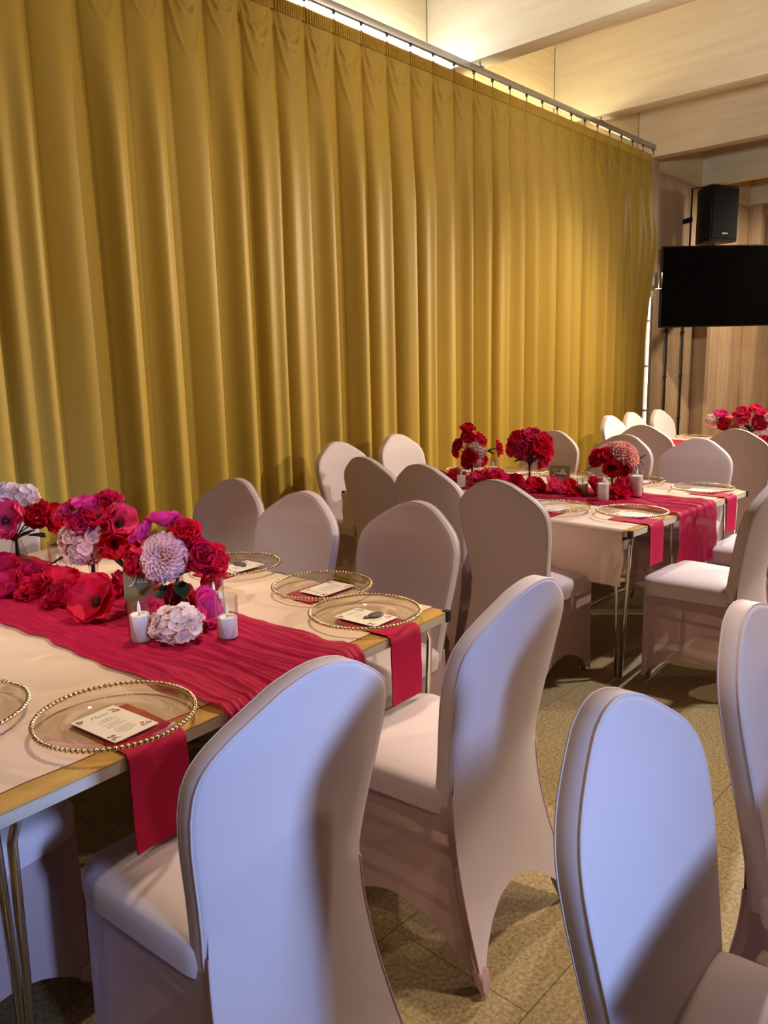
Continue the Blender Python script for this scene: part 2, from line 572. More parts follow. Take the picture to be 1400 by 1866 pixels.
# ------------------------------------------------------------------ far corner: light leak strip, lamp, screen, speaker, conduits
pp = tag(empty('light_leak_strip', (9.515, 4.285, 0)), 'slim upright white glowing strip imitating the light leak at the end of the curtain', 'lamp')
obj('tube', MB().tube([(0, 0, .3), (0, 0, 2.2)], .011, 10).mesh('tube', emis('leak_glow_white', (1, .97, .9), 3.5)), pp)  # added glow standing in for light leaking between curtain edge and post
cl = MB().box((-.024, -.02, -.012), (.024, .022, .012)).mesh('clip', M['pipe'], False)  # clips belong to the added light leak strip only
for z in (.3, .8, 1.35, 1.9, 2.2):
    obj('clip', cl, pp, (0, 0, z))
wl = tag(empty('wall_lamp', (9.62, 4.23, 2.38)), 'small brushed steel cylinder wall lamp on the timber post beside the curtain', 'lamp')
obj('body', MB().lathe([(0, .10), (.042, .10), (.045, .095), (.045, -.09), (.040, -.092)], 20).mesh('body', M['metalgrey'], True, sharp=40), wl)
obj('bulb', MB().lathe([(0, -.088), (.040, -.09)], 20).mesh('bulb', emis('lamp_bulb', (1, .85, .6), 8)), wl)
obj('arm', MB().box((-.015, .04, -.05), (.015, .078, .05)).mesh('arm', M['pipe'], False), wl)
# television, turned to face the room from the corner
tvd = Vector((.68, -.733, 0))
tv = tag(empty('television', (9.93+.9*.68, 4.33-.9*.733, 1.83), math.atan2(tvd.y, tvd.x)), 'large black flat television turned out from the corner on a wall arm', 'television')
obj('casing', bevel_mesh(MB().box((-.9, 0, 0), (.9, .06, 1.0)).mesh('casing', M['black'], False), .006), tv)
obj('screen', MB().box((-.885, -.003, .018), (.885, 0, .985)).mesh('screen', M['screen'], False), tv)
obj('wall_arm', MB().box((-.03, .06, .4), (.03, 1.03, .5)).box((-.2, .06, .3), (.2, .08, .7)).mesh('wall_arm', M['black'], False), tv)
# speaker on post
sp = tag(empty('loudspeaker', (10.96, 4.10, 2.93), math.radians(-28)), 'black loudspeaker hung high on a timber post above the television', 'speaker')
sb = MB()
ol = [(-.215, -.2), (.215, -.2), (.235, -.14), (.14, .17), (-.14, .17), (-.235, -.14)]
sb.add([(x, y, 0) for x, y in ol]+[(x, y, .70) for x, y in ol], [tuple(reversed(range(6))), tuple(range(6, 12))]+[(i, (i+1) % 6, (i+1) % 6+6, i+6) for i in range(6)])
obj('cabinet', bevel_mesh(sb.mesh('cabinet', M['black'], False), .012), sp)
obj('grille', MB().box((-.2, -.212, .04), (.2, -.199, .66)).mesh('grille', mat('grille', (.005, .005, .006), .8, spec=.2), False), sp)
obj('badge', MB().box((-.045, -.216, .09), (.045, -.211, .11)).mesh('badge', M['metalgrey'], False), sp)
obj('bracket', MB().tube([(0, -.02, .70), (0, -.02, .725), (-.2, .2, .725), (-.2, .2, -.025), (0, -.02, -.025), (0, -.02, 0)], .014, 6)
    .box((-.22, .19, .3), (-.18, .335, .36)).mesh('bracket', M['black'], False), sp)
for i, (x, lab) in enumerate(((10.52, 'dark vertical conduit on the boarded wall under the screen, nearest the curtain'), (11.06, 'dark vertical conduit on the boarded wall beside the second timber post'))):
    c = tag(empty('wall_conduit', (x, 4.478, 0)), lab, 'pipe')
    obj('tube', MB().tube([(0, 0, 0), (0, 0, 2.6)], .016, 8).mesh('tube', M['conduit']), c)
    for z in (.6, 1.2, 1.8):
        obj('clip', MB().box((-.022, -.02, -.01), (.022, .02, .01)).mesh('clip', M['conduit'], False), c, (0, 0, z))

# ------------------------------------------------------------------ covered chairs
WT = [(0, 0.0), (.002, .025), (.006, .046), (.014, .072), (.021, .088), (.033, .108), (.052, .138), (.0725, .168), (.092, .191), (.112, .208), (.135, .2195), (.16, .225), (.20, .227), (.26, .222), (.32, .213), (.38, .204), (.445, .196), (.56, .186)]
ZTOP = .945
def backline(z):
    h = z-.42
    return -.148 - .135*h - .14*h*h
def build_chair():
    root = empty('banquet_chair')
    T = .022
    ds = [0, .002, .006, .014, .021, .028, .038, .048, .059, .07, .081, .093, .105, .118, .131, .145, .16, .18, .205, .23, .265, .30, .34, .38, .41, .445, .47, .50, .53]
    NB = ds.index(.445)
    A = [-1, -.92, -.75, -.55, -.3, 0, .3, .55, .75, .92, 1]
    half = [Vector((interp(WT, d), ZTOP-d)) for d in ds]
    nrm = []
    for q in range(len(half)):
        if q == 0:
            nrm.append(Vector((0, 1)))
            continue
        t = half[min(q+1, len(half)-1)]-half[q-1]
        nrm.append(Vector((-t.y, t.x)).normalized())
    def ysurf(x, z):
        return backline(z)+.022*(x/.22)**2
    bk = MB()
    na, nr = len(A), len(ds)
    IN = .010
    for side in (-1, 1):
        o_ = len(bk.v)
        for q, d in enumerate(ds):
            e = half[q]-nrm[q]*IN
            for a in A:
                x = a*max(e.x, 0)
                bk.v.append((x, ysurf(x, e.y)+side*(T+.012*(1-a*a)*min(1, d/.1)), e.y))
        for q in range(nr-1 if side > 0 else NB):
            for i in range(na-1):
                bk.f.append((o_+q*na+i, o_+q*na+i+1, o_+(q+1)*na+i+1, o_+(q+1)*na+i))
    outl = [(Vector((-p.x, p.y)), Vector((-n.x, n.y))) for p, n in reversed(list(zip(half, nrm)))] + list(zip(half, nrm))[1:]
    prof = [(IN, T), (.0032, T-.0025), (0, T-.009), (0, 0), (0, -T+.009), (.0032, -T+.0025), (IN, -T)]
    o_ = len(bk.v)
    for p, n in outl:
        for off, yo in prof:
            c = p-n*off
            bk.v.append((c.x, ysurf(c.x, c.y)+yo, c.y))
    np_ = len(prof)
    for q in range(len(outl)-1):
        for i in range(np_-1):
            bk.f.append((o_+q*np_+i, o_+q*np_+i+1, o_+(q+1)*np_+i+1, o_+(q+1)*np_+i))
    # rear panel carries on from the backrest down to the feet
    e_b = half[NB]-nrm[NB]*IN
    zr, e0 = e_b.y, e_b.x
    NV = 17
    o_ = len(bk.v)
    def rear_pt(a, zv):
        qq = max(0, min(1, (zr-zv)/(zr-.01)))
        m = qq**1.7
        x0 = a*e0
        y0 = ysurf(x0, zr)-(T+.012*(1-a*a)) + .10*(zr-zv)*(1-qq)
        k = .02*(1-a*a)*math.sin(PI*min(1, m*.75))
        return (x0*(1-m)+a*.222*m, y0*(1-m)-.275*m+k, zv)
    for q in range(NV):
        v = max(0, (q-2)/14)
        for a in A:
            zb = .012+.15*(1-abs(a)**2.1)
            zv = .452*(1-v)+zb*v if q > 1 else zr+(.452-zr)*q/2
            bk.v.append(rear_pt(a, zv))
    for q in range(NV-1):
        for i in range(na-1):
            bk.f.append((o_+q*na+i, o_+q*na+i+1, o_+(q+1)*na+i+1, o_+(q+1)*na+i))
    me = bk.mesh('backrest_cover', M['spandex'])
    bm = bmesh.new()
    bm.from_mesh(me)
    bmesh.ops.remove_doubles(bm, verts=bm.verts, dist=1e-4)
    bmesh.ops.recalc_face_normals(bm, faces=bm.faces)
    bm.to_mesh(me)
    bm.free()
    me.polygons.foreach_set('use_smooth', [True]*len(me.polygons))
    obj('backrest_cover', me, root)
    for sd in (-1, 1):
        pth = []
        for p, n in outl:
            c = p-n*.0016
            pth.append((c.x, ysurf(c.x, c.y)+sd*(T-.0045), c.y))
        obj('piping', MB().tube(pth, .0022, 5).mesh('piping', M['spandex']), root)
    # seat
    def rrect(x, y0, y1, r, n=5):
        out = []
        for cx, cy, a0 in ((x-r, y1-r, 0), (-(x-r), y1-r, 90), (-(x-r), y0+r, 180), (x-r, y0+r, 270)):
            for k in range(n+1):
                t = math.radians(a0+90*k/n)
                out.append((cx+r*math.cos(t), cy+r*math.sin(t)))
        return out
    st = MB()
    rings = []
    for ins, z in ((.004, .395), (0, .43), (0, .452), (.006, .464), (.02, .472), (.06, .480), (.11, .485), (.17, .487)):
        rings.append([(px*(.885+.115*min(1, max(0, (py+.165)/.3))), py, z) for px, py in rrect(.220-ins, -.165+ins, .25-ins, max(.02, .06-ins*.3))])
    n = len(rings[0])
    for rg in rings:
        st.v += rg
    for i in range(len(rings)-1):
        for k in range(n):
            k2 = (k+1) % n
            st.f.append((i*n+k, i*n+k2, (i+1)*n+k2, (i+1)*n+k))
    st.f.append(tuple((len(rings)-1)*n+k for k in range(n)))
    obj('seat_cover', st.mesh('seat_cover', M['spandex']), root)
    # skirt: four taut panels from the seat edge to the feet
    top = {'RL': (-.196, -.178), 'RR': (.196, -.178), 'FL': (-.203, .232), 'FR': (.203, .232)}
    bot = {'RL': (-.222, -.275), 'RR': (.222, -.275), 'FL': (-.212, .225), 'FR': (.212, .225)}
    sk = MB()
    for a, b, arc, inw in (('RR', 'FR', .115, .014), ('FR', 'FL', .13, .014), ('FL', 'RL', .115, .014)):
        nx, ny = (top[b][1]-top[a][1]), -(top[b][0]-top[a][0])
        ln = math.hypot(nx, ny)
        nx, ny = -nx/ln, -ny/ln
        zt = .452
        def pan(u, v, a=a, b=b, arc=arc, inw=inw, nx=nx, ny=ny):
            tx = top[a][0]*(1-u)+top[b][0]*u
            ty = top[a][1]*(1-u)+top[b][1]*u
            bx_ = bot[a][0]*(1-u)+bot[b][0]*u
            by_ = bot[a][1]*(1-u)+bot[b][1]*u
            zb = .012 + arc*(1-abs(2*u-1)**2.1)
            zv = zt*(1-v)+zb*v
            q = max(0, min(1, (zt-zv)/(zt-.01)))
            m = q**1.3
            if a == 'RR' or b == 'RL':
                sg = 1 if a == 'RR' else -1
                r_x, r_y, _ = rear_pt(sg, zv)
                f_x, f_y = sg*(.203*(1-m)+.212*m), .232*(1-m)+.225*m
                w_ = u if a == 'RR' else 1-u
                k = inw*4*u*(1-u)*math.sin(PI*min(1, m*.75))
                return (r_x*(1-w_)+f_x*w_-sg*k, r_y*(1-w_)+f_y*w_, zv)
            k = inw*4*u*(1-u)*math.sin(PI*min(1, m*.75))
            return (tx*(1-m)+bx_*m+nx*k, ty*(1-m)+by_*m+ny*k, zv)
        us = 13
        sk.grid(lambda u, v: pan(u, v), us, 15)
    bm = bmesh.new()
    me = sk.mesh('skirt', M['skirt'])
    bm.from_mesh(me)
    bmesh.ops.remove_doubles(bm, verts=bm.verts, dist=.004)
    bmesh.ops.recalc_face_normals(bm, faces=bm.faces)
    bm.to_mesh(me)
    bm.free()
    me.polygons.foreach_set('use_smooth', [True]*len(me.polygons))
    me.set_sharp_from_angle(angle=math.radians(38))
    obj('skirt', me, root)
    for sg in (-1, 1):
        obj('seam', MB().tube([(p[0]+sg*.0006, p[1]-.0006, p[2]) for p in [rear_pt(sg, .452-.44*q/14) for q in range(15)]], .0021, 5).mesh('seam', M['pocket']), root)
    for (kx, ky), (tx, ty) in zip(bot.values(), top.values()):
        sx, sy = (1 if kx > 0 else -1), (1 if ky > 0 else -1)
        fx, fy = kx-sx*.022, ky-sy*.022
        lx, ly = tx-sx*.036, ty-sy*.045
        obj('leg', MB().tube([(lx+(fx-lx)*((.45-z_)/.446)**1.7, ly+(fy-ly)*((.45-z_)/.446)**1.7, z_) for z_ in (.004, .06, .12, .18, .24, .30, .36, .39)], .0125, 8).mesh('leg', M['chairmetal']), root)
        pk = MB()
        h = .06
        mx_, my_ = kx+(tx-kx)*.10, ky+(ty-ky)*.10
        e_ = .0015
        pk.add([(kx+sx*e_, ky+sy*e_, .004), (kx-sx*.026, ky+sy*e_, .028), (kx-sx*.026, ky-sy*.026, .028), (kx+sx*e_, ky-sy*.026, .028),
                (mx_+sx*e_, my_+sy*e_, h), (mx_-sx*.026, my_+sy*e_, h), (mx_-sx*.026, my_-sy*.026, h), (mx_+sx*e_, my_-sy*.026, h)],
               [(0, 1, 5, 4), (3, 0, 4, 7), (0, 3, 2, 1), (1, 2, 6, 5), (2, 3, 7, 6)])
        obj('foot_pocket', pk.mesh('foot_pocket', M['pocket'], False), root)
    fr = MB()
    for sg in (-1, 1):
        fr.box((sg*.178-.01, -.14, .345), (sg*.178+.01, .19, .40))
    fr.box((-.178, .19, .345), (.178, .21, .40)).box((-.165, -.155, .345), (.165, -.135, .40))
    obj('seat_frame', fr.mesh('seat_frame', M['chairmetal'], False), root)
    for sg in (-1, 1):
        obj('stretcher', MB().tube([(sg*.17, -.15, .29), (sg*.175, .19, .29)], .009, 6).mesh('stretcher', M['chairmetal']), root)
    return root

proto = None
def chair(tx, ty, face_deg, label, group=None):
    """tx, ty: place of the top of the backrest; face_deg: heading of the sitter"""
    global proto
    a = math.radians(face_deg)
    if proto is None:
        proto = build_chair()
        c = proto
    else:
        c = copy_tree(proto)
        for k in ('label', 'group', 'category'):
            if k in c:
                del c[k]
    c.location = (tx+.265*math.cos(a), ty+.265*math.sin(a), 0)
    c.rotation_euler = (0, 0, a-PI/2)
    tag(c, label, 'chair', group or 'chairs in stretch covers')
    return c

chair(.817, .912, 91.5, 'covered chair with blue daylit back at the floral table end, napkin hanging over its seat')
chair(1.486, .911, 92, 'covered chair at the floral table end, beside the bare corner with black cap')
chair(.16, 1.69, 16, 'covered chair pushed under the floral table at the side where the cloth hangs')
chair(2.094, 2.834, 183, 'curtain-side chair of three along the floral table, seen across the plates')
chair(2.03, 2.30, 181, 'middle chair of three seen across the plates of the floral table')
chair(2.117, 1.79, 180, 'chair by the capped corner of the floral table, facing across the plates')
chair(1.25, 3.63, 274, 'lilac chair at the curtain end of the floral table behind the bouquets')
chair(2.694, 1.866, 0, 'dark-backed chair pulled out from the second table beside the hanging cloth corner')
chair(2.926, 2.473, -3, 'dark-backed chair in the middle of the side of the second table facing away')
chair(2.996, 2.94, -6, 'dark-backed chair at the curtain end of the second table side, facing away')
chair(3.52, 3.693, 268, 'pale chair against the curtain, heading the second table, nearer the floral table')
chair(4.15, 3.742, 270, 'pale chair against the curtain, heading the second table, behind the loose bouquet')
chair(4.936, 2.891, 181, 'pale-fronted chair behind the round red bouquet on the second table')
chair(4.90, 2.335, 179, 'chair behind the peach chrysanthemum bouquet on the second table')
chair(4.873, 1.831, 180, 'broad pale chair facing us behind the end plate of the second table')
chair(3.47, .945, 90, 'white chair at the end of the second table with its seat beside the chrome legs')
chair(4.22, .945, 90, 'white chair at the end of the second table, its seat behind the hanging runner')
chair(1.0, .505, 273, 'chair glowing blue in daylight, standing alone on the cork floor by the aisle')
chair(1.585, .50, 270, 'shaded lilac chair beside the blue daylit chair, across the aisle from the second table')
chair(5.668, 2.575, 0, 'chair of the farthest table with its back to the peach bouquet')
chair(5.634, 1.881, 0, 'chair of the farthest table in front of the pink bouquets, back to us')
chair(6.522, 3.286, 270, 'small pale chair heading the farthest table, first along the curtain')
chair(7.024, 3.321, 270, 'small pale chair heading the farthest table, second along the curtain')
chair(7.519, 3.27, 268, 'small pale chair in front of the boarded wall just past the curtain end')
chair(8.05, 2.25, 180, 'lilac chair at the far side of the farthest table behind the pink bouquets')

# ------------------------------------------------------------------ tables
ZTAB, THK, W2, LEN = .70, .028, .6875, 1.83
leg_cache = {}
def make_table(parent_mtx, u0, label, group):
    t = empty('folding_table')
    t.matrix_world = parent_mtx @ Matrix.Translation((u0, 0, 0))
    tag(t, label, 'table', group)
    if 'top' not in leg_cache:
        leg_cache['top'] = bevel_mesh(MB().box((.001, 0, ZTAB-.004), (W2-.001, LEN, ZTAB)).mesh('veneer', M['oak'], False), .0015)
        leg_cache['core'] = MB().box((.001, .0, ZTAB-THK), (W2-.001, LEN, ZTAB-.004)).mesh('plywood_core', M['ply'], False)
        leg_cache['cap'] = MB().box((-.004, -.004, ZTAB-THK-.003), (.016, .016, ZTAB+.0015)).mesh('corner_cap', M['black'], False)
        leg_cache['apron'] = MB().box((.06, .10, ZTAB-THK-.05), (W2-.06, .12, ZTAB-THK)).mesh('apron', M['black'], False)
        for sx in (1, -1):
            for sy in (1, -1):
                m = MB()
                fx, fy = .058*sx, .065*sy
                m.tube([(fx+.04*sx, fy-.035*sy, ZTAB-THK), (fx+.012*sx, fy-.035*sy, ZTAB-THK-.012), (fx, fy-.034*sy, ZTAB-THK-.05), (fx, fy-.030*sy, ZTAB-THK-.14), (fx, fy-.010*sy, .0)], .0095, 8)
                m.tube([(fx+.04*sx, fy+.035*sy, ZTAB-THK), (fx+.012*sx, fy+.035*sy, ZTAB-THK-.012), (fx, fy+.034*sy, ZTAB-THK-.05), (fx, fy+.030*sy, ZTAB-THK-.14), (fx, fy+.010*sy, .0)], .0095, 8)
                leg_cache['leg', sx, sy] = m.mesh('leg', M['chrome'])
    obj('veneer', leg_cache['top'], t)
    obj('plywood_core', leg_cache['core'], t)
    for x in (0, W2-.012):
        for y in (0, LEN-.012):
            obj('corner_cap', leg_cache['cap'], t, (x, y, 0))
    for y in (0, LEN-.22):
        obj('apron', leg_cache['apron'], t, (0, y, 0))
    for sx, x in ((1, 0), (-1, W2)):
        for sy, y in ((1, 0), (-1, LEN)):
            obj('leg', leg_cache['leg', sx, sy], t, (x, y, 0))
    return t

def nz(x, y, z=0):
    return noise.noise(Vector((x, y, z)))

def drape(name, mtx, u0, u1, path, nu, ns, wrk, mt, label, cat, group=None, thick=.0012, edge=.006, seed=0, flare=0, hs=None):
    """cloth whose cross runs u0..u1 and whose length follows path [(v, z)]"""
    P = [Vector((0, a, b)) for a, b in path]
    acc = [0]
    for a, b in zip(P, P[1:]):
        acc.append(acc[-1]+(b-a).length)
    tot = acc[-1]
    def at(s):
        for i in range(len(P)-1):
            if s <= acc[i+1] or i == len(P)-2:
                f = (s-acc[i])/(acc[i+1]-acc[i])
                return P[i].lerp(P[i+1], f), (P[i+1]-P[i]).normalized()
    def fn(u, v):
        s = v*tot
        p, d = at(s)
        n = Vector((0, -d.z, d.y))
        if n.z < -.01:
            n = -n
        if abs(d.z) > .5:
            n = Vector((0, -1 if d.z < 0 and path[-1][0] < path[0][0] else 1, 0))
        w = u0+(u1-u0)*u + edge*nz(s*9, seed+ (3 if u < .5 else 7))*(abs(2*u-1)**2)
        hang = max(0, ZTAB-.005-p.z)
        if hs and hang > 0:
            p = Vector((p.x, p.y, ZTAB-.005-hang*hs(w)))
            hang *= hs(w)
        w += flare*hang*(2*u-1)
        h = wrk(u*(u1-u0), s, hang)
        return tuple(p + n*(thick+max(0, h)) + Vector((w, 0, 0)))
    m = MB().grid(fn, nu, ns)
    o = obj(name, m.mesh(name, mt))
    o.matrix_world = mtx
    return tag(o, label, cat, group)

def crinkle(seed, k=1.0):
    def f(w, s, hang):
        wob = nz(w*7, s*2.2, seed)*1.6
        a = nz(w*30+seed+wob, s*2.0, seed)
        b = 1-abs(nz(w*62+wob*2, s*5+seed, 1.7))*2
        c = 1-abs(nz(w*105+seed+wob*3, s*9, 4.2))*2
        return k*(.0085*(a+.45)+.0040*b+.0022*c) + hang*.05*(nz(w*24, 3+s*.6, seed)+.35)
    return f

def softfold(seed):
    def f(w, s, hang):
        return .0012*(nz(w*4, s*4, seed)+.6) + hang*.05*(nz(w*5+seed, s*1.5)+.35)
    return f

def over_edge(v_in, v_edge, sgn, drop, n_flat=2, z0=ZTAB+.001):
    """path from v_in on the table across v_edge and down"""
    p = [(v_in, z0), (v_edge-sgn*.006, z0)]
    for k in range(1, 5):
        t = PI/2*k/4
        p.append((v_edge-sgn*.006+sgn*.010*math.sin(t), z0-.010*(1-math.cos(t))))
    p.append((v_edge+sgn*.006, z0-drop))
    return p

def tablecloth(mtx, v0, v1, drop, label, seed, right_in=.0):
    # runs across u: hangs on the u=0 side, ends flush with the other side
    rot = mtx @ Matrix(((0, 1, 0, 0), (1, 0, 0, 0), (0, 0, 1, 0), (0, 0, 0, 1)))
    path = [(2*W2-right_in, ZTAB+.001)] + [(2*W2-right_in-(2*W2-right_in-.02)*k/10, ZTAB+.001) for k in range(1, 10)] + over_edge(.02, 0, -1, drop)[0:]
    # crease where the cloth was folded
    def wk(w, s, hang):
        c = .0022*math.exp(-((w-.42)/.006)**2) + .0018*math.exp(-((s-.66)/.006)**2) + .0016*math.exp(-((w-1.15)/.006)**2)
        return c + .0014*(nz(w*3.5, s*3.5, seed)+.6) + hang*.07*(nz(w*5+seed, s*.9)+.3)
    return drape('tablecloth', rot, v0, v1, path, 90, 90, wk, M['linen'], label, 'tablecloth', 'tablecloths', .0008, .012, seed, 0, lambda w: 1-.22*smooth((w-.30)/.12))

def table_frame(cx, cy, deg):
    return Matrix.Translation((cx, cy, 0)) @ Matrix.Rotation(math.radians(deg), 4, 'Z')

A1, A2 = math.radians(3.79), math.radians(-1.336)
T1 = table_frame(1.768-1.375*math.cos(A1), 1.385-1.375*math.sin(A1), 3.79)
T2 = table_frame(4.505-1.375*math.cos(A2), 1.418-1.375*math.sin(A2), -1.336)
T3 = table_frame(6.05, 1.15, 0)
T4 = table_frame(2.15, .10, 180)
make_table(T1, 0, 'folding table under the floral runner, the half where the cloth hangs', 'folding tables')
make_table(T1, W2, 'folding table under the floral runner, the half with the exposed plywood corner', 'folding tables')
make_table(T2, 0, 'second folding table with chrome legs showing beside the white chair seat', 'folding tables')
make_table(T2, W2, 'second folding table, the half with the bare corner by the broad pale chair', 'folding tables')
make_table(T3, 0, 'farthest folding table, the half nearer to us', 'folding tables')
make_table(T3, W2, 'farthest folding table, the half by the boarded wall', 'folding tables')
make_table(T4, 0, 'folding table pulled up to the blue daylit chair', 'folding tables')
make_table(T4, W2, 'folding table that stands out of view along the aisle', 'folding tables')
tablecloth(T1, .06, LEN+.0, .16, 'peach linen cloth on the floral table, short of the wooden end', 1)
tablecloth(T2, .035, LEN+.0, .255, 'cream linen cloth hanging deep over the side of the second table', 5)
tablecloth(T3, .04, LEN+.0, .2, 'pale linen cloth on the farthest table', 9)
tablecloth(T4, .04, LEN+.0, .2, 'linen cloth on the table beside the blue chair', 12)
def runner(mtx, u0, u1, drop, label, seed):
    path = [(LEN-.01, ZTAB+.004)] + [(LEN-.01-(LEN-.03)*k/8, ZTAB+.004) for k in range(1, 8)] + over_edge(.02, 0, -1, drop, z0=ZTAB+.004)
    return drape('table_runner', mtx, u0, u1, path, 170, 300, crinkle(seed), M['runner'], label, 'table runner', 'table runners', .003, .018, seed, .1)
runner(T1, .503, .96, .195, 'crinkled crimson muslin runner along the floral table', 2)
runner(T2, .46, .905, .285, 'crinkled raspberry runner falling over the end of the second table', 6)
runner(T3, .46, .9, .42, 'pink runner on the farthest table', 8)

# ------------------------------------------------------------------ place settings
pm = MB()
pm.lathe([(0, .003), (.094, .003), (.099, .0035), (.104, .0075), (.108, .009), (.118, .0095), (.140, .0155), (.1575, .0195)], 64)
PLATE_ME = pm.mesh('dish', M['plate'], True, sharp=50)
bb = bmesh.new()
bmesh.ops.create_icosphere(bb, subdivisions=2, radius=.0055)
iv = [v.co.copy() for v in bb.verts]
if_ = [tuple(v.index for v in f.verts) for f in bb.faces]
bb.free()
bd = MB()
for k in range(88):
    t = 2*PI*k/88
    bd.add([v+Vector((.162*math.cos(t), .162*math.sin(t), .021)) for v in iv], if_)
BEAD_ME = bd.mesh('bead_rim', M['gold'])
CARD_ME = MB().box((-.0525, -.0775, 0), (.0525, .0775, .0012)).mesh('sheet', M['card'], False)
# printed lettering and corner sprigs of the menu
txt = bpy.data.curves.new('menu_word', 'FONT')
txt.body = 'Menu'
txt.size = .018
txt.offset = -.0002
txt.shear = .3
txt.align_x = 'CENTER'
to = bpy.data.objects.new('menu_word', txt)
COL.objects.link(to)
dg = bpy.context.evaluated_depsgraph_get()
WORD_ME = bpy.data.meshes.new_from_object(to.evaluated_get(dg))
bpy.data.objects.remove(to)
WORD_ME.materials.clear()
WORD_ME.materials.append(M['print_grey'])
rl = random.Random(5)
ln = MB()
for i in range(14):
    y_ = .030-.0062*i
    if i in (3, 8):
        continue
    w_ = rl.uniform(.010, .024)
    x_ = -w_
    while x_ < w_:
        e_ = min(w_, x_+rl.uniform(.003, .008))
        ln.add([(x_, y_, .0016), (e_, y_, .0016), (e_, y_+.0013, .0016), (x_, y_+.0013, .0016)], [(0, 1, 2, 3)])
        x_ = e_+.0015
LINES_ME = ln.mesh('printed_lines', M['print_grey'], False)
fp, gp = MB(), MB()
for sx in (-1, 1):
    for sy in (-1, 1):
        for k in range(4):
            px, py = sx*(.047-rl.uniform(0, .018)), sy*(.066-rl.uniform(0, .02))
            a = rl.uniform(0, 6.3)
            s = rl.uniform(.0035, .0065)
            ring = [(px+s*math.cos(t+a)*(1 if i % 2 else .7), py+.6*s*math.sin(t+a), .0016) for i, t in enumerate([q*PI/4 for q in range(8)])]
            ring = [(max(-.0495, min(.0495, x)), max(-.0695, min(.0695, y)), z) for x, y, z in ring]
            (fp if k < 3 else gp).add(ring, [tuple(range(8))])
        gp.tube([(sx*.047, sy*.045, .0016), (sx*.04, sy*.055, .0016), (sx*.03, sy*.066, .0016)], .0006, 4)
FLOW_ME = fp.mesh('printed_flowers', M['print_red'], False)
SPRIG_ME = gp.mesh('printed_sprigs', M['print_grey'], False)
tg = MB()
tg.lathe([(0, 0), (.017, 0), (.02, .002), (.017, .005), (0, .006)], 20, Matrix.Diagonal((1.5, 1, 1, 1)))
tg.lathe([(0, 0), (.007, 0), (.009, .002), (.007, .004), (0, .005)], 14, Matrix.Translation((-.032, .008, 0)))
tg.box((-.03, .0, 0), (-.01, .008, .003))
TAG_ME = tg.mesh('favour_tag', M['tag'])

def napkin_mesh(flat, drop, w):
    path = over_edge(-flat, 0, 1, drop, z0=0)
    P = [Vector((0, a, b)) for a, b in path]
    m = MB()
    for lay in (0, .0035):
        def fn(u, v):
            t = v*(len(P)-1)
            segs = [(b-a).length for a, b in zip(P, P[1:])]
            tot = sum(segs)
            s = v*tot
            for a, b, l in zip(P, P[1:], segs):
                if s <= l+1e-9:
                    p = a.lerp(b, s/l)
                    break
                s -= l
            flat_ = p.y < -.004
            n = Vector((0, 0, 1)) if flat_ else Vector((0, 1, 0)) if p.z < -.008 else Vector((0, .7, .7))
            ww = (u-.5)*(w+.004*nz(v*3, lay*300))
            wr_ = .0013*(nz(u*5, v*9, lay)+.5) + (0 if flat_ else .006*(nz(u*2.2, v*2, 5)+.4))
            return tuple(p+n*(lay+wr_)+Vector((ww, 0, 0)))
        m.grid(fn, 12, 34)
    return m.mesh('napkin', M['napkin'])
NAP = {}
def setting(mtx, u, v, rz, label, nap_rz=None, nap_u=None, nap_v=None, drop=.20, card=True, tagged=False, z=ZTAB, flat=.2, card_rot=0, where=''):
    """plate centred at (u, v) on a table; rz: heading from the plate to the nearest edge (0 = towards -v)"""
    base = mtx @ Matrix.Translation((u, v, z+.0055))
    p = empty('charger_plate')
    p.matrix_world = base
    tag(p, 'gold-beaded clear charger plate '+label, 'plate', 'charger plates')
    obj('dish', PLATE_ME, p)
    obj('bead_rim', BEAD_ME, p)
    if nap_rz is not None:
        key = (drop, flat)
        if key not in NAP:
            NAP[key] = napkin_mesh(flat, drop, .135)
        n = obj('napkin', NAP[key])
        n.matrix_world = mtx @ Matrix.Translation((nap_u, nap_v, z+.0022)) @ Matrix.Rotation(nap_rz, 4, 'Z')
        tag(n, 'raspberry napkin under the plate '+label, 'napkin', 'napkins')
    if card:
        c = empty('menu_card')
        c.matrix_world = base @ Matrix.Rotation(rz, 4, 'Z') @ Matrix.Translation((-.012, -.012, .0065)) @ Matrix.Rotation(-rz, 4, 'Z') @ Matrix.Rotation(rz+card_rot, 4, 'Z')
        tag(c, 'menu card on the plate '+label, 'menu card', 'menu cards')
        obj('sheet', CARD_ME, c)
        obj('menu_word', WORD_ME, c, (0, .048, .0016))
        obj('printed_lines', LINES_ME, c)
        obj('printed_flowers', FLOW_ME, c)['kind'] = 'stuff'
        obj('printed_sprigs', SPRIG_ME, c)['kind'] = 'stuff'
    if tagged:
        g = obj('favour_tag', TAG_ME)
        g.matrix_world = base @ Matrix.Translation((0, 0, .0085)) @ Matrix.Rotation(rz+card_rot, 4, 'Z') @ Matrix.Translation((.012, -.03, 0))
        tag(g, 'small dark favour on the menu '+label, 'favour', 'favours on menu cards')

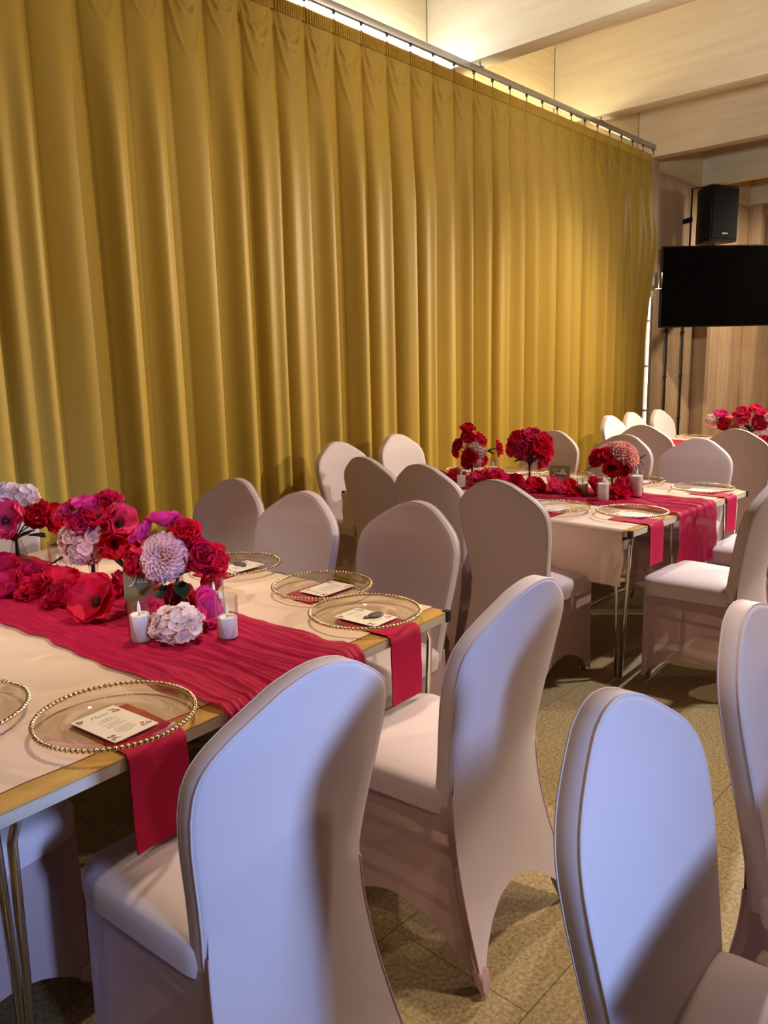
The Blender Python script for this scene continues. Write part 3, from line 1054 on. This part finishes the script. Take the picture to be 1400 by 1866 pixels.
R90 = PI/2
def inv(mtx, x, y):
    p = mtx.inverted() @ Vector((x, y, 0))
    return p.x, p.y
u, v = inv(T1, .725, 1.452)
setting(T1, u, v, 0, 'at the floral table end before the blue-backed chair', PI, u+.0, 0, .207, card_rot=.05)
u, v = inv(T1, 1.553, 1.527)
setting(T1, u, v, 0, 'by the capped corner of the floral table', PI, u-.02, 0, .20, tagged=True)
u, v = inv(T1, 1.682, 1.83)
setting(T1, u-.02, v, R90, 'second from the capped corner of the floral table', -R90, 2*W2, v, .16)
u, v = inv(T1, 1.675, 2.29)
setting(T1, u-.02, v, R90, 'midway along the far side of the floral table', -R90, 2*W2, v, .16, tagged=True)
u, v = inv(T1, 1.52, 2.95)
setting(T1, u, v, R90, 'at the far curtain corner of the floral table', -R90, 2*W2, v, .16, tagged=True)
u, v = inv(T1, .493, 1.745)
setting(T1, u, v, -R90, 'on the cloth-draped side of the floral table', None)
u, v = inv(T1, .50, 2.3)
setting(T1, u, v, -R90, 'in the middle of the cloth-draped side of the floral table', None)
u, v = inv(T2, 3.454, 1.602)
setting(T2, u, v, 0, 'at the end of the second table by the chrome legs', PI, u-.09, 0, .19)
u, v = inv(T2, 4.32, 1.596)
setting(T2, u, v, 0, 'at the bare corner of the second table', PI, u-.06, 0, .19)
u, v = inv(T2, 3.36, 1.95)
setting(T2, u, v, -R90, 'beside the front candle of the second table', R90, 0, v, .2, card=True)
u, v = inv(T2, 3.36, 2.45)
setting(T2, u, v, -R90, 'behind the dark chair backs at the second table', R90, 0, v, .2)
u, v = inv(T2, 3.36, 2.93)
setting(T2, u, v, -R90, 'by the lone candle of the second table', R90, 0, v, .2)
u, v = inv(T2, 4.40, 2.02)
setting(T2, u, v, R90, 'behind the peach bouquet on the second table', -R90, 2*W2, v, .2)
u, v = inv(T2, 4.36, 2.46)
setting(T2, u, v, R90, 'behind the gold sign on the second table', None)
u, v = inv(T2, 4.36, 2.80)
setting(T2, u, v, R90, 'behind the round red bouquet on the second table', None)
u, v = inv(T2, 4.22, 3.115)
setting(T2, u, v, PI, 'at the curtain head of the second table', None)
for i, (uu, vv, lb) in enumerate(((.2, 1.58, 'at the curtain corner of the farthest table'), (.2, 1.05, 'on the near side of the farthest table'), (1.15, 1.1, 'on the far side of the farthest table'), (1.12, 1.6, 'at the wall corner of the farthest table'), (.2, .5, 'near the open end of the farthest table'))):
    setting(T3, uu, vv, 0, lb, None, card=i < 2)

# ------------------------------------------------------------------ flowers
def petal(mb, L, W, cup, curl, ruf, el, az, rb, zb, nu=5, nv=5, seed=0, base_w=.35, tip=.75, mtx=None):
    ce, se = math.cos(el), math.sin(el)
    ca, sa = math.cos(az), math.sin(az)
    out = Vector((ca, sa, 0))
    d = out*ce+Vector((0, 0, se))
    side = Vector((-sa, ca, 0))
    nrm = side.cross(d)
    if nrm.dot(Vector((0, 0, 1))) < 0 and se < .99:
        nrm = -nrm
    b0 = out*rb+Vector((0, 0, zb))
    def fn(u, v):
        s = 2*u-1
        w = W*(base_w+(1-base_w)*math.sin(PI*min(1, v*tip+.02)))
        if v > .85:
            w *= 1-.22*(v-.85)/.15
        r = ruf*math.sin(s*5+seed*1.7)*v*v
        vv = v - .10*s*s*v
        return tuple(b0 + side*(s*w) + d*(L*vv) + nrm*(cup*W*s*s + curl*L*v*v + r*L))
    mb.grid(fn, nu, nv, mtx)

def fib(n, zmin):
    g = PI*(3-math.sqrt(5))
    for i in range(n):
        z = 1-(1-zmin)*(i+.5)/n
        r = math.sqrt(max(0, 1-z*z))
        yield Vector((r*math.cos(g*i), r*math.sin(g*i), z))

def m_peony(seed, ruffle=.14):
    r = random.Random(seed)
    m = MB()
    for n, L, W, el, rb, zb in ((4, .024, .014, 86, .003, .012), (5, .030, .019, 74, .006, .008), (6, .036, .024, 58, .008, .004), (7, .042, .028, 38, .009, 0), (7, .046, .031, 14, .009, -.004)):
        for k in range(n):
            petal(m, L*r.uniform(.88, 1.1), W*r.uniform(.9, 1.1), .42, -.12 if el > 50 else .22, ruffle*r.uniform(.5, 1), math.radians(el+r.uniform(-8, 8)), 2*PI*k/n+r.uniform(-.2, .2)+n, rb, zb, 7, 6, r.uniform(0, 9))
    return m
def m_poppy(seed):
    r = random.Random(seed)
    m = MB()
    for n, L, W, el, zb in ((3, .052, .043, 40, .002), (4, .056, .045, 26, -.002)):
        for k in range(n):
            petal(m, L*r.uniform(.92, 1.08), W, .24, .16, .13*r.uniform(.6, 1.3), math.radians(el+r.uniform(-6, 6)), 2*PI*k/n+n*.4, .005, zb, 11, 9, r.uniform(0, 9))
    return m
def m_carnation(seed):
    r = random.Random(seed)
    m = MB()
    for n, L, W, el, rb in ((6, .034, .012, 82, .004), (9, .038, .014, 62, .006), (11, .042, .016, 40, .006), (11, .044, .017, 14, .006)):
        for k in range(n):
            petal(m, L*r.uniform(.9, 1.1), W, .5, .1, .2, math.radians(el+r.uniform(-9, 9)), 2*PI*k/n+r.uniform(-.2, .2), rb, .0, 5, 4, r.uniform(0, 9))
    return m
def m_hydrangea(seed):
    r = random.Random(seed)
    m = MB()
    for d in fib(46, -.5):
        p = Vector((d.x, d.y*.92, d.z*.8))*.046*r.uniform(.82, 1.12)
        q = d.to_track_quat('Z', 'Y').to_matrix().to_4x4()
        mt = Matrix.Translation(p) @ q @ Matrix.Rotation(r.uniform(0, 6), 4, 'Z') @ Matrix.Rotation(r.uniform(-.35, .35), 4, 'X')
        for k in range(4):
            petal(m, .0195*r.uniform(.85, 1.15), .0125, .25, .12, .05, math.radians(18), k*PI/2, .001, 0, 4, 4, k, .45, .62, mt)
    return m
def m_chrys(seed):
    r = random.Random(seed)
    m = MB()
    n = 165
    for i, d in enumerate(fib(n, -.28)):
        t = i/n
        p = Vector((d.x*.034, d.y*.034, d.z*.026))
        q = d.to_track_quat('Z', 'Y').to_matrix().to_4x4()
        az = math.atan2(d.y, d.x)
        out = Vector((math.cos(az), math.sin(az), 0))
        dr = (d*1.0+out*(.05+.45*t*t)+Vector((0, 0, .12))).normalized()
        mt = Matrix.Translation(p)
        L = (.017+.013*t)*r.uniform(.9, 1.1)
        el = math.asin(max(-1, min(1, dr.z)))
        petal(m, L, .0062+.0016*t, 1.15, -.32 if t < .7 else .02, .02, el, az+r.uniform(-.15, .15), 0, 0, 3, 5, i, .5, .62, mt)
    return m
FM = {}
def fmesh(kind, colour, var=0):
    key = (kind, colour, var)
    if key not in FM:
        if (kind, var) not in FM:
            FM[kind, var] = {'peony': m_peony, 'poppy': m_poppy, 'carnation': m_carnation, 'hydrangea': m_hydrangea, 'chrysanthemum': m_chrys}[kind](var*11+3)
        FM[key] = FM[kind, var].mesh(kind, M[colour])
    return FM[key]
cen = MB()
cen.lathe([(0, .014), (.006, .012), (.008, .006), (.006, 0), (0, 0)], 10)
for k in range(12):
    t = 2*PI*k/12
    cen.tube([(.004*math.cos(t), .004*math.sin(t), .004), (.013*math.cos(t), .013*math.sin(t), .017)], .0009, 4)
CEN_ME = cen.mesh('stamens', M['stamen'])
def leaf_mesh(L, W, m):
    b = MB()
    petal(b, L, W, .25, -.2, .03, .35, 0, 0, 0, 5, 6, 1, .12, .95)
    return b.mesh('leaf', m)
LEAF = {'leaf': leaf_mesh(.075, .022, M['leaf']), 'leaf2': leaf_mesh(.06, .026, M['leaf2']), 'sprig': leaf_mesh(.035, .009, M['leaf'])}

VASE_ME = MB().lathe([(0, .002), (.026, .002), (.031, .006), (.031, .035), (.026, .055), (.014, .08), (.0125, .095), (.019, .112), (.0185, .113), (.011, .096), (.0125, .079), (.0245, .054), (.0295, .034), (.0295, .008), (0, .006)], 28).mesh('glass_wall', M['glass'])
VASE2_ME = MB().lathe([(0, .002), (.02, .002), (.022, .006), (.016, .04), (.014, .075), (.021, .118), (.0202, .118), (.0125, .075), (.0145, .04), (.02, .009), (0, .006)], 24).mesh('glass_wall', M['glass'])
VASE3_ME = MB().lathe([(0, .002), (.040, .002), (.042, .01), (.030, .055), (.020, .09), (.018, .105), (.0172, .105), (.019, .09), (.029, .054), (.0405, .011), (0, .006)], 28).mesh('glass_wall', M['glass'])
VASES = {'jar': (VASE_ME, .112), 'flute': (VASE2_ME, .118), 'flask': (VASE3_ME, .105)}
RV, FV, UZ = Vector((.68, -.733, 0)), Vector((.733, .68, 0)), Vector((0, 0, 1))
def vase(x, y, style, label, z=ZTAB+.012):
    o = empty('bud_vase', (x, y, z))
    tag(o, label, 'vase', 'bud vases')
    obj('glass_wall', VASES[style][0], o)
    if style == 'jar':
        rg = MB()
        for zz, rr in ((.098, .0185), (.09, .0165)):
            rg.tube([(rr*math.cos(2*PI*k/24), rr*math.sin(2*PI*k/24), zz) for k in range(25)], .0026, 6, False)
        obj('neck_ring', rg.mesh('neck_ring', M['glass']), o)

def orient(d, spin):
    return (d.normalized().to_track_quat('Z', 'Y').to_matrix() @ Matrix.Rotation(spin, 3, 'Z')).to_euler()

def bouquet(x, y, heads, leaves, label, z=ZTAB+.012, knot=.125):
    """heads: (kind, colour, right, up, away, scale, facing(right, up, away))"""
    o = empty('bouquet', (x, y, z))
    tag(o, label, 'bouquet', 'bouquets in vases')
    r = random.Random(int(x*1000+y*77))
    kn = Vector((0, 0, knot))
    st = MB()
    for i, (kind, colr, dx, dz, dd, sc, fc) in enumerate(heads):
        p = RV*dx+UZ*dz+FV*dd
        f = RV*fc[0]+UZ*fc[1]+FV*fc[2]
        h = obj(kind, fmesh(kind, colr, i % 3), o, p, orient(f, r.uniform(0, 6)), sc)
        if kind == 'poppy':
            obj('stamens', CEN_ME, h)
        fo = Vector((r.uniform(-.010, .010), r.uniform(-.010, .010), .008))
        kk = kn + Vector((r.uniform(-.006, .006), r.uniform(-.006, .006), 0))
        e = p - f.normalized()*.012*sc
        mid = kk.lerp(e, .5)+UZ*.02
        st.tube([fo, kk*.5+fo*.5, kk, mid, e], .0026, 5)
    obj('stems', st.mesh('stems', M['stem']), o)
    for kind, dx, dz, dd, fc, sc in leaves:
        p = RV*dx+UZ*dz+FV*dd
        f = RV*fc[0]+UZ*fc[1]+FV*fc[2]
        obj('leaf', LEAF[kind], o, p, (f.normalized().to_track_quat('X', 'Z')).to_euler(), sc)
    return o
C_ = (0, .45, -1)   # towards the room
U_ = (0, 1, -.2)
ringleaf = [('leaf', .0, .105, -.02, (a, .25, b), 1.1) for a, b in ((-.9, -.3), (.9, -.3), (-.5, -.8), (.5, -.8), (-.8, .6), (.8, .6), (0, -1))]
# floral table
vase(1.229, 1.996, 'jar', 'small round glass bottle vase under the pale chrysanthemum bouquet')
bouquet(1.229, 1.996, [
    ('chrysanthemum', 'palepink', -.018, .182, -.055, 1.22, (-.05, .35, -1)),
    ('poppy', 'magenta', -.025, .262, .0, 1.0, (.0, 1, .25)),
    ('poppy', 'magenta', -.082, .228, .01, .95, (-.7, .7, -.2)),
    ('peony', 'red', .034, .238, -.01, 1.0, (.2, .7, -.7)),
    ('peony', 'crimson', .072, .17, -.025, 1.15, (.6, .35, -.7)),
    ('peony', 'red', .098, .15, .01, 1.15, (1, .1, -.3)),
    ('poppy', 'red', .09, .115, -.01, .9, (.8, -.2, -.5)),
    ('peony', 'red', -.095, .172, -.02, 1.2, (-.7, .2, -.6)),
    ('peony', 'crimson', -.05, .135, .01, .9, (-.6, -.1, -.5)),
    ('hydrangea', 'whitepink', -.115, .195, .03, .55, (-1, .4, 0)),
    ('peony', 'red', .0, .19, .05, 1.2, (0, .5, 1))], ringleaf + [('leaf', .02, .10, -.04, (.3, -.6, -.8), 1.1), ('leaf', -.02, .09, -.04, (-.3, -.7, -.5), 1.0)],
    'bouquet with one big pale pink chrysanthemum among magenta poppies')
vase(1.165, 2.395, 'flute', 'slim flared glass vase under the blush hydrangea bouquet')
bouquet(1.165, 2.395, [
    ('hydrangea', 'blush', -.01, .175, -.045, 1.30, (-.1, .3, -1)),
    ('hydrangea', 'whitepink', -.05, .19, -.02, .85, (-.9, .4, -.3)),
    ('carnation', 'hotpink', -.062, .262, .0, 1.05, (-.5, .9, -.3)),
    ('poppy', 'magenta', -.005, .275, .0, 1.0, (-.1, 1, -.1)),
    ('carnation', 'crimson', .066, .30, .01, 1.0, (.2, 1, -.1)),
    ('poppy', 'red', .045, .25, -.02, 1.1, (.1, .8, -.5)),
    ('poppy', 'rose', .092, .225, -.005, 1.2, (.7, .4, -.5)),
    ('poppy', 'red', .085, .172, -.03, 1.05, (.5, .05, -.8)),
    ('peony', 'crimson', .0, .235, -.045, 1.0, (0, .6, -.8)),
    ('peony', 'red', .03, .2, .05, 1.3, (.2, .4, 1))],
    [('leaf', -.06, .13, -.02, (-.8, -.5, -.2), 1.0), ('leaf', -.07, .16, 0, (-1, -.15, 0), .9), ('leaf', .07, .13, -.03, (.6, -.8, -.1), .9), ('leaf', .10, .13, 0, (.7, -.7, 0), .9), ('leaf', .1, .14, .02, (.9, -.3, 0), .8)],
    'bouquet with a blush hydrangea ball under red and magenta poppies', knot=.13)
vase(1.141, 2.933, 'flask', 'conical glass flask vase under the open crimson poppy bouquet')
bouquet(1.141, 2.933, [
    ('hydrangea', 'whitepink', -.025, .262, .0, 1.15, (-.1, 1, -.2)),
    ('hydrangea', 'whitepink', .04, .268, .01, .95, (.3, 1, -.2)),
    ('poppy', 'rose', .0, .188, -.06, 1.5, (.05, .45, -1)),
    ('peony', 'rose', -.085, .155, -.02, 1.45, (-.5, .2, -.8)),
    ('peony', 'red', .085, .19, .0, 1.2, (.4, .5, -.7)),
    ('peony', 'red', .135, .175, .01, 1.25, (.9, .3, -.3)),
    ('poppy', 'red', .05, .21, .04, 1.2, (.4, .6, .5))], ringleaf + [('leaf', .06, .125, -.03, (.9, -.1, -.5), 1.3), ('leaf', -.06, .12, -.03, (-.9, -.2, -.4), 1.2)],
    'bouquet with a wide open crimson poppy and white hydrangea on top', knot=.12)
# second table
vase(3.85, 2.83, 'flask', 'small glass vase under the loose red bouquet by the curtain')
bouquet(3.85, 2.83, [
    ('peony', 'red', -.028, .315, .0, 1.05, (0, 1, -.3)), ('peony', 'red', -.03, .275, -.03, .95, (0, .5, -1)),
    ('peony', 'crimson', -.07, .225, .0, .95, (-.8, .4, -.4)), ('peony', 'red', -.085, .19, .0, .85, (-1, -.1, -.3)),
    ('hydrangea', 'whitepink', .012, .21, -.03, .95, (.1, .4, -1)), ('hydrangea', 'whitepink', .05, .185, -.02, .7, (.5, .2, -.8)),
    ('peony', 'red', .04, .25, .0, 1.05, (.7, .5, -.3)), ('peony', 'red', -.015, .165, -.04, 1.1, (-.1, .1, -1)),
    ('carnation', 'red', .15, .2, .0, 1.1, (1, .1, -.1)), ('peony', 'crimson', -.03, .12, -.02, .8, (-.4, -.3, -.8)), ('hydrangea', 'palepink', .03, .125, -.03, .6, (.2, -.2, -1)), ('peony', 'red', .06, .13, 0, .8, (.7, -.2, -.4))],
    [('leaf2', .1, .19, -.01, (1, .0, -.1), 1.1), ('leaf2', .08, .19, -.02, (.8, -.5, -.2), 1.0), ('leaf', -.02, .235, -.03, (.4, .5, -.6), .9), ('leaf', .0, .25, -.02, (.7, .6, -.3), .8), ('leaf', .03, .225, -.03, (.8, .2, -.5), .8)],
    'tall loose bouquet of red peonies and white blossom with one carnation leaning out')
vase(3.85, 2.42, 'flute', 'slim glass vase under the round red bouquet')
bouquet(3.85, 2.42, [
    ('peony', 'red', -.06, .275, .0, 1.25, (-.6, .7, -.4)), ('peony', 'rose', .005, .285, -.02, 1.35, (0, .9, -.5)),
    ('peony', 'red', .07, .265, .0, 1.25, (.6, .7, -.4)), ('peony', 'rose', -.045, .235, -.04, 1.3, (-.4, .2, -1)),
    ('peony', 'red', .03, .24, -.05, 1.3, (.3, .3, -1)), ('peony', 'red', .085, .2, -.01, 1.2, (.9, .0, -.5)), ('peony', 'rose', .06, .165, -.02, 1.1, (.7, -.3, -.6)), ('poppy', 'red', -.09, .225, .0, .9, (-1, -.1, -.2)), ('peony', 'red', 0, .25, .06, 1.4, (0, .5, 1))],
    [('leaf', s*.02, .15+.012*k, -.02, (s*.9, .1-.1*k, -.5), .9) for s in (-1, 1) for k in range(3)] + [('leaf', -.04, .19, -.03, (-.9, .1, -.4), 1), ('leaf', -.03, .165, -.04, (-.9, -.2, -.3), 1), ('leaf', 0, .175, -.05, (-.3, .3, -.9), 1.1), ('leaf', .02, .16, -.05, (.3, .2, -.9), 1.1), ('leaf', 0, .14, -.03, (-.2, .6, -.8), 1.1)],
    'dense round bouquet of red peonies on bare dark stems')
vase(3.87, 1.91, 'flute', 'glass vase under the peach chrysanthemum bouquet')
bouquet(3.87, 1.91, [
    ('chrysanthemum', 'coral', .045, .225, -.02, 1.5, (.3, .8, -.5)), ('chrysanthemum', 'coral', -.02, .24, .0, 1.1, (-.3, 1, -.2)),
    ('peony', 'red', -.078, .2, -.01, 1.1, (-.8, .3, -.5)), ('peony', 'red', -.05, .215, -.03, 1.0, (-.4, .6, -.7)),
    ('poppy', 'red', -.02, .16, -.045, 1.0, (-.2, .2, -1)), ('peony', 'crimson', .035, .155, -.04, 1.0, (.3, 0, -1)), ('peony', 'red', .0, .2, .05, 1.2, (0, .5, 1))],
    [('leaf', s*.02, .10+.015*k, -.025, (s*.5, .5, -.8), .9) for s in (-1, 0, 1) for k in range(3)] +
    [('sprig', .06+.013*k, .125+.014*k, -.02, (.5, -.8, 0), 1.2) for k in range(6)] + [('sprig', .065+.014*k, .13+.014*k, -.02, (.9, .3, 0), 1.2) for k in range(6)] + [('sprig', -.11, .16, -.02, (-.8, -.5, 0), 1.4)],
    'bouquet with a large peach chrysanthemum and red peonies above three candles')
# farthest table
vase(6.75, 2.34, 'flute', 'dark glass vase under the mixed pink bouquet on the farthest table')
bouquet(6.75, 2.34, [
    ('hydrangea', 'whitepink', -.11, .20, .0, 1.05, (-.8, .4, -.4)), ('poppy', 'magenta', -.035, .235, .0, 1.2, (-.2, 1, -.3)), ('peony', 'red', -.03, .18, -.03, 1.2, (-.2, .2, -1)),
    ('chrysanthemum', 'coral', .045, .175, -.03, 1.2, (.3, .4, -.9)), ('peony', 'crimson', .09, .11, 0, .8, (.8, -.2, -.4))], ringleaf, 'low mixed bouquet of white, pink and peach flowers on the farthest table')
vase(6.78, 2.14, 'flask', 'glass vase under the pink peony bouquet on the farthest table')
bouquet(6.78, 2.14, [
    ('peony', 'hotpink', -.075, .255, .0, 1.5, (-.4, .8, -.4)), ('peony', 'hotpink', .03, .265, -.01, 1.6, (.3, .9, -.4)), ('peony', 'rose', .03, .195, -.04, 1.5, (.1, .1, -1)),
    ('peony', 'hotpink', .1, .225, .0, 1.2, (1, .3, -.2)), ('peony', 'rose', -.03, .22, .05, 1.5, (0, .4, 1))], ringleaf+[('leaf', .03, .12, -.03, (.8, .2, -.4), 1.3), ('leaf', -.03, .13, -.03, (-.6, .4, -.5), 1.2)], 'full bouquet of hot pink peonies on the farthest table')
vase(6.80, 1.97, 'flask', 'glass flask vase at the picture edge side of the farthest table')
bouquet(6.80, 1.97, [
    ('peony', 'red', .0, .27, .0, 1.3, (0, 1, -.4)), ('hydrangea', 'whitepink', -.05, .245, -.03, .7, (-.5, .4, -.8)), ('peony', 'red', .06, .25, 0, 1.2, (.6, .6, -.4))], ringleaf, 'red peony bouquet with white blossom on the farthest table')

# loose flower heads laid along the runners
def loose(x, y, kind, colr, sc, fc, label, z=None, var=0):
    sv = (sc*1.12, sc, sc*.78) if kind == 'hydrangea' else (sc, sc, sc)
    zz = ZTAB+.014 + (.018*sc if kind != 'hydrangea' else .03*sc)
    o = obj(kind+'_head', fmesh(kind, colr, var), None, (x, y, z or zz), orient(Vector(fc), x*40+y*13), sv)
    mr_ = o.rotation_euler.to_matrix()
    o.location.z = ZTAB+.010-min((mr_ @ Vector((v_.co.x*sv[0], v_.co.y*sv[1], v_.co.z*sv[2]))).z for v_ in o.data.vertices)   # rests on the cloth
    tag(o, label, 'flower', 'loose flower heads')
    if kind == 'poppy':
        obj('stamens', CEN_ME, o)
    return o
cf = (-.6, -.6, .55)
loose(1.075, 1.765, 'hydrangea', 'whitepink', 1.12, (-.3, -.3, 1), 'pale pink hydrangea head on the crimson runner between two candles')
loose(1.188, 1.835, 'poppy', 'magenta', 1.2, (.45, -.8, .35), 'ribbed magenta poppy head beside the shorter pillar candle', ZTAB+.048)
loose(1.10, 1.92, 'poppy', 'rose', 1.05, (-.7, -.3, .6), 'rose poppy head behind the tallest candle', ZTAB+.04)
loose(1.27, 1.96, 'peony', 'red', 1.1, (.2, -.3, 1), 'red peony head behind the small round bottle vase')
loose(1.27, 2.07, 'peony', 'crimson', 1.1, (-.4, -.2, .9), 'crimson peony head between the gold sign and the bottle vase')
loose(1.15, 1.85, 'carnation', 'rose', .9, (-.5, -.5, .8), 'rose carnation head in front of the bottle vase', None, 1)
loose(1.045, 2.14, 'poppy', 'red', 1.5, (-.62, -.45, .6), 'large open red poppy head in front of the slim flared vase', ZTAB+.045)
loose(1.13, 2.31, 'peony', 'red', 1.35, (-.1, -.3, 1), 'red peony head beside the gold sign', None, 1)
loose(1.22, 2.28, 'peony', 'crimson', 1.3, (.4, -.2, 1), 'crimson peony head behind the gold sign')
loose(1.03, 2.34, 'peony', 'crimson', 1.3, (-.5, 0, 1), 'crimson peony head at the foot of the slim flared vase', None, 2)
k_ = 0
for (x_, y_, kd, cl_, s_, lab) in (
        (1.02, 2.50, 'peony', 'red', 1.3, 'red peony head in the flower line, next past the slim flared vase'),
        (1.12, 2.55, 'poppy', 'red', 1.2, 'red poppy head behind the line between the two vases'),
        (.97, 2.60, 'poppy', 'crimson', 1.25, 'crimson poppy head at the outer edge between the two vases'),
        (1.07, 2.66, 'peony', 'crimson', 1.3, 'crimson peony head midway along the flower line'),
        (.95, 2.74, 'peony', 'rose', 1.3, 'rose peony head in front of the conical flask'),
        (1.04, 2.80, 'poppy', 'crimson', 1.3, 'crimson poppy head at the foot of the conical flask'),
        (.91, 2.86, 'poppy', 'magenta', 1.3, 'magenta poppy head at the outer end of the flower line'),
        (1.0, 2.93, 'peony', 'crimson', 1.3, 'crimson peony head just past the conical flask')):
    k_ += 1
    loose(x_, y_, kd, cl_, s_, (-.5+.2*(k_ % 3), -.4+.3*(k_ % 2), .8), lab, None, k_ % 3)
T2L = ((3.72, 2.85, 'peony', 'red', 1.3, 'red peony head behind the single candle of the second table'), (3.78, 2.74, 'peony', 'rose', 1.3, 'rose peony head at the foot of the loose red bouquet'),
       (3.9, 2.68, 'carnation', 'hotpink', 1.4, 'hot pink carnation head beyond the single candle'), (3.66, 2.95, 'poppy', 'crimson', 1.2, 'crimson poppy head by the curtain end of the second runner'),
       (3.8, 2.62, 'peony', 'red', 1.2, 'red peony head between the loose and the round bouquet'), (3.98, 2.8, 'peony', 'red', 1.2, 'red peony head behind the loose red bouquet'),
       (3.72, 2.45, 'poppy', 'crimson', 1.4, 'crimson poppy head beside the stems of the round red bouquet'), (3.74, 2.32, 'peony', 'red', 1.35, 'red peony head in front of the round red bouquet'),
       (3.76, 2.2, 'peony', 'rose', 1.5, 'large rose peony head beside the gold sign of the second table'), (3.86, 2.16, 'peony', 'red', 1.1, 'red peony head under the gold sign of the second table'),
       (3.72, 2.07, 'peony', 'red', 1.15, 'red peony head at the base of the thin candle'), (3.86, 2.0, 'poppy', 'crimson', 1.5, 'crimson poppy head between the thin candle and the front candle'),
       (3.80, 1.84, 'peony', 'red', 1.25, 'red peony head under the peach bouquet by the front candle'), (3.92, 1.86, 'poppy', 'crimson', 1.6, 'dark crimson poppy head behind the front candle'),
       (3.90, 1.78+.06, 'peony', 'rose', 1.0, 'rose peony head nestled against the tall candle'))
for i, (x_, y_, kd, cl_, s_, lab) in enumerate(T2L):
    loose(x_, y_, kd, cl_, s_, (-.4+.3*(i % 3), -.5, .8), lab, ZTAB+.05 if kd == 'poppy' else None, i % 3)
for i, (x_, y_) in enumerate(((6.62, 1.98), (6.7, 1.86), (6.62, 1.74), (6.78, 1.78))):
    loose(x_, y_, 'peony', 'hotpink', 1.6, (-.5, -.3, .8), ('hot pink peony head laid nearest the flask on the farthest table', 'hot pink peony head second along the farthest runner', 'hot pink peony head third along the farthest runner', 'hot pink peony head at the back of the farthest runner')[i], None, i % 3)

# ------------------------------------------------------------------ candles and signs
GLASS_ME = MB().lathe([(0, .001), (.029, .001), (.030, .003), (.030, .118), (.0295, .1195), (.0285, .118), (.0285, .004), (0, .0035)], 28).mesh('glass_cylinder', M['glass'])
WAX = {}
fm = MB().lathe([(0, 0), (.0035, .002), (.0052, .010), (.004, .020), (.0015, .030), (0, .034)], 10).mesh('flame', M['flame'])
WICK = MB().tube([(0, 0, 0), (0, 0, .008)], .0012, 6).mesh('wick', M['black'])
def candle(x, y, hw, label, s=1.0):
    o = empty('pillar_candle', (x, y, ZTAB+.013))
    o.scale = (s, s, s)
    tag(o, label, 'candle', 'pillar candles')
    if hw not in WAX:
        WAX[hw] = MB().lathe([(0, .004), (.0255, .004), (.0262, .008), (.0262, hw-.003), (.025, hw), (.019, hw-.002), (.008, hw-.004), (0, hw-.004)], 28).mesh('wax_pillar', M['wax'])
    obj('glass_cylinder', GLASS_ME, o)
    obj('wax_pillar', WAX[hw], o)
    obj('wick', WICK, o, (0, 0, hw-.004))
    obj('flame', fm, o, (0, 0, hw+.003))
candle(1.010, 1.840, .078, 'white pillar candle in a glass tube between the gold sign and the pale hydrangea')
candle(1.178, 1.680, .062, 'short white pillar candle in glass at the end of the flower line')
candle(1.268, 1.868, .068, 'white pillar candle in glass behind the magenta poppy')
candle(1.20, 2.74, .03, 'nearly empty glass candle tube behind the flower line by the flask')
candle(3.63, 2.745, .07, 'white candle in glass at the edge of the second runner, apart from the others')
candle(3.685, 1.868, .085, 'front white candle in glass under the peach bouquet', 1.1)
candle(3.905, 1.79, .10, 'tall full white candle in glass beside the plate of the second table', 1.15)
candle(3.80, 2.05, .055, 'thin low candle in glass next to the gold sign of the second table', 1.1)
candle(4.12, 2.86, .06, 'candle in glass at the back of the second table by the curtain')
candle(6.7, 2.06, .07, 'candle in glass among the pink flowers on the farthest table')

STROKES = [
    [(.02, .62), (.06, .74), (.16, .80), (.28, .80), (.42, .86)],                      # bar of the T
    [(.27, .80), (.24, .60), (.18, .40), (.08, .22), (.0, .2)],                        # stem of the T
    [(.46, .50), (.40, .54), (.33, .48), (.32, .38), (.37, .34), (.44, .42), (.47, .52), (.46, .40), (.50, .34), (.56, .40)],
    [(.56, .40), (.64, .62), (.66, .82), (.61, .84), (.57, .60), (.57, .38), (.63, .34), (.69, .42), (.66, .50), (.60, .46)],
    [(.69, .44), (.76, .62), (.80, .84), (.75, .86), (.72, .60), (.74, .38), (.79, .35)],
    [(.79, .35), (.86, .42), (.90, .50), (.86, .55), (.82, .46), (.84, .36), (.91, .34), (1.0, .42)]]
def spline(p, n=6):
    out = []
    for i in range(len(p)-1):
        p0, p1, p2, p3 = p[max(0, i-1)], p[i], p[i+1], p[min(len(p)-1, i+2)]
        for k in range(n):
            t = k/n
            out.append(tuple(.5*((2*b)+(c-a)*t+(2*a-5*b+4*c-d)*t*t+(-a+3*b-3*c+d)*t**3) for a, b, c, d in zip(p0, p1, p2, p3)))
    return out+[p[-1]]
wm = MB()
for s in STROKES:
    wm.tube([(x*.086-.043, -.0028, .068+y*.056) for x, y in spline(s)], .0011, 5)
TWORD = wm.mesh('table_word', M['white'])
def sign(x, y, rz, label):
    o = empty('table_sign', (x, y, ZTAB+.010), rz)
    tag(o, label, 'sign', 'table signs')
    sh = obj('mirror_sheet', MB().box((-.058, -.0015, 0), (.058, .0015, .138)).mesh('mirror_sheet', M['mirror'], False), o)
    obj('foot', MB().box((-.04, -.02, 0), (.04, .02, .006)).mesh('foot', M['mirror'], False), o)
    sh.rotation_euler = (-.17, 0, 0)
    obj('table_word', TWORD, o, None, (-.17, 0, 0))
sign(1.165, 2.085, math.radians(-36), 'gold mirrored sign with a white handwritten word beside the pale chrysanthemum bouquet')
sign(3.90, 2.25, math.radians(-62), 'gold mirrored sign with handwritten word between two red bouquets on the second table')
sign(6.66, 2.20, math.radians(-45), 'gold mirrored sign among the pink flowers of the farthest table')
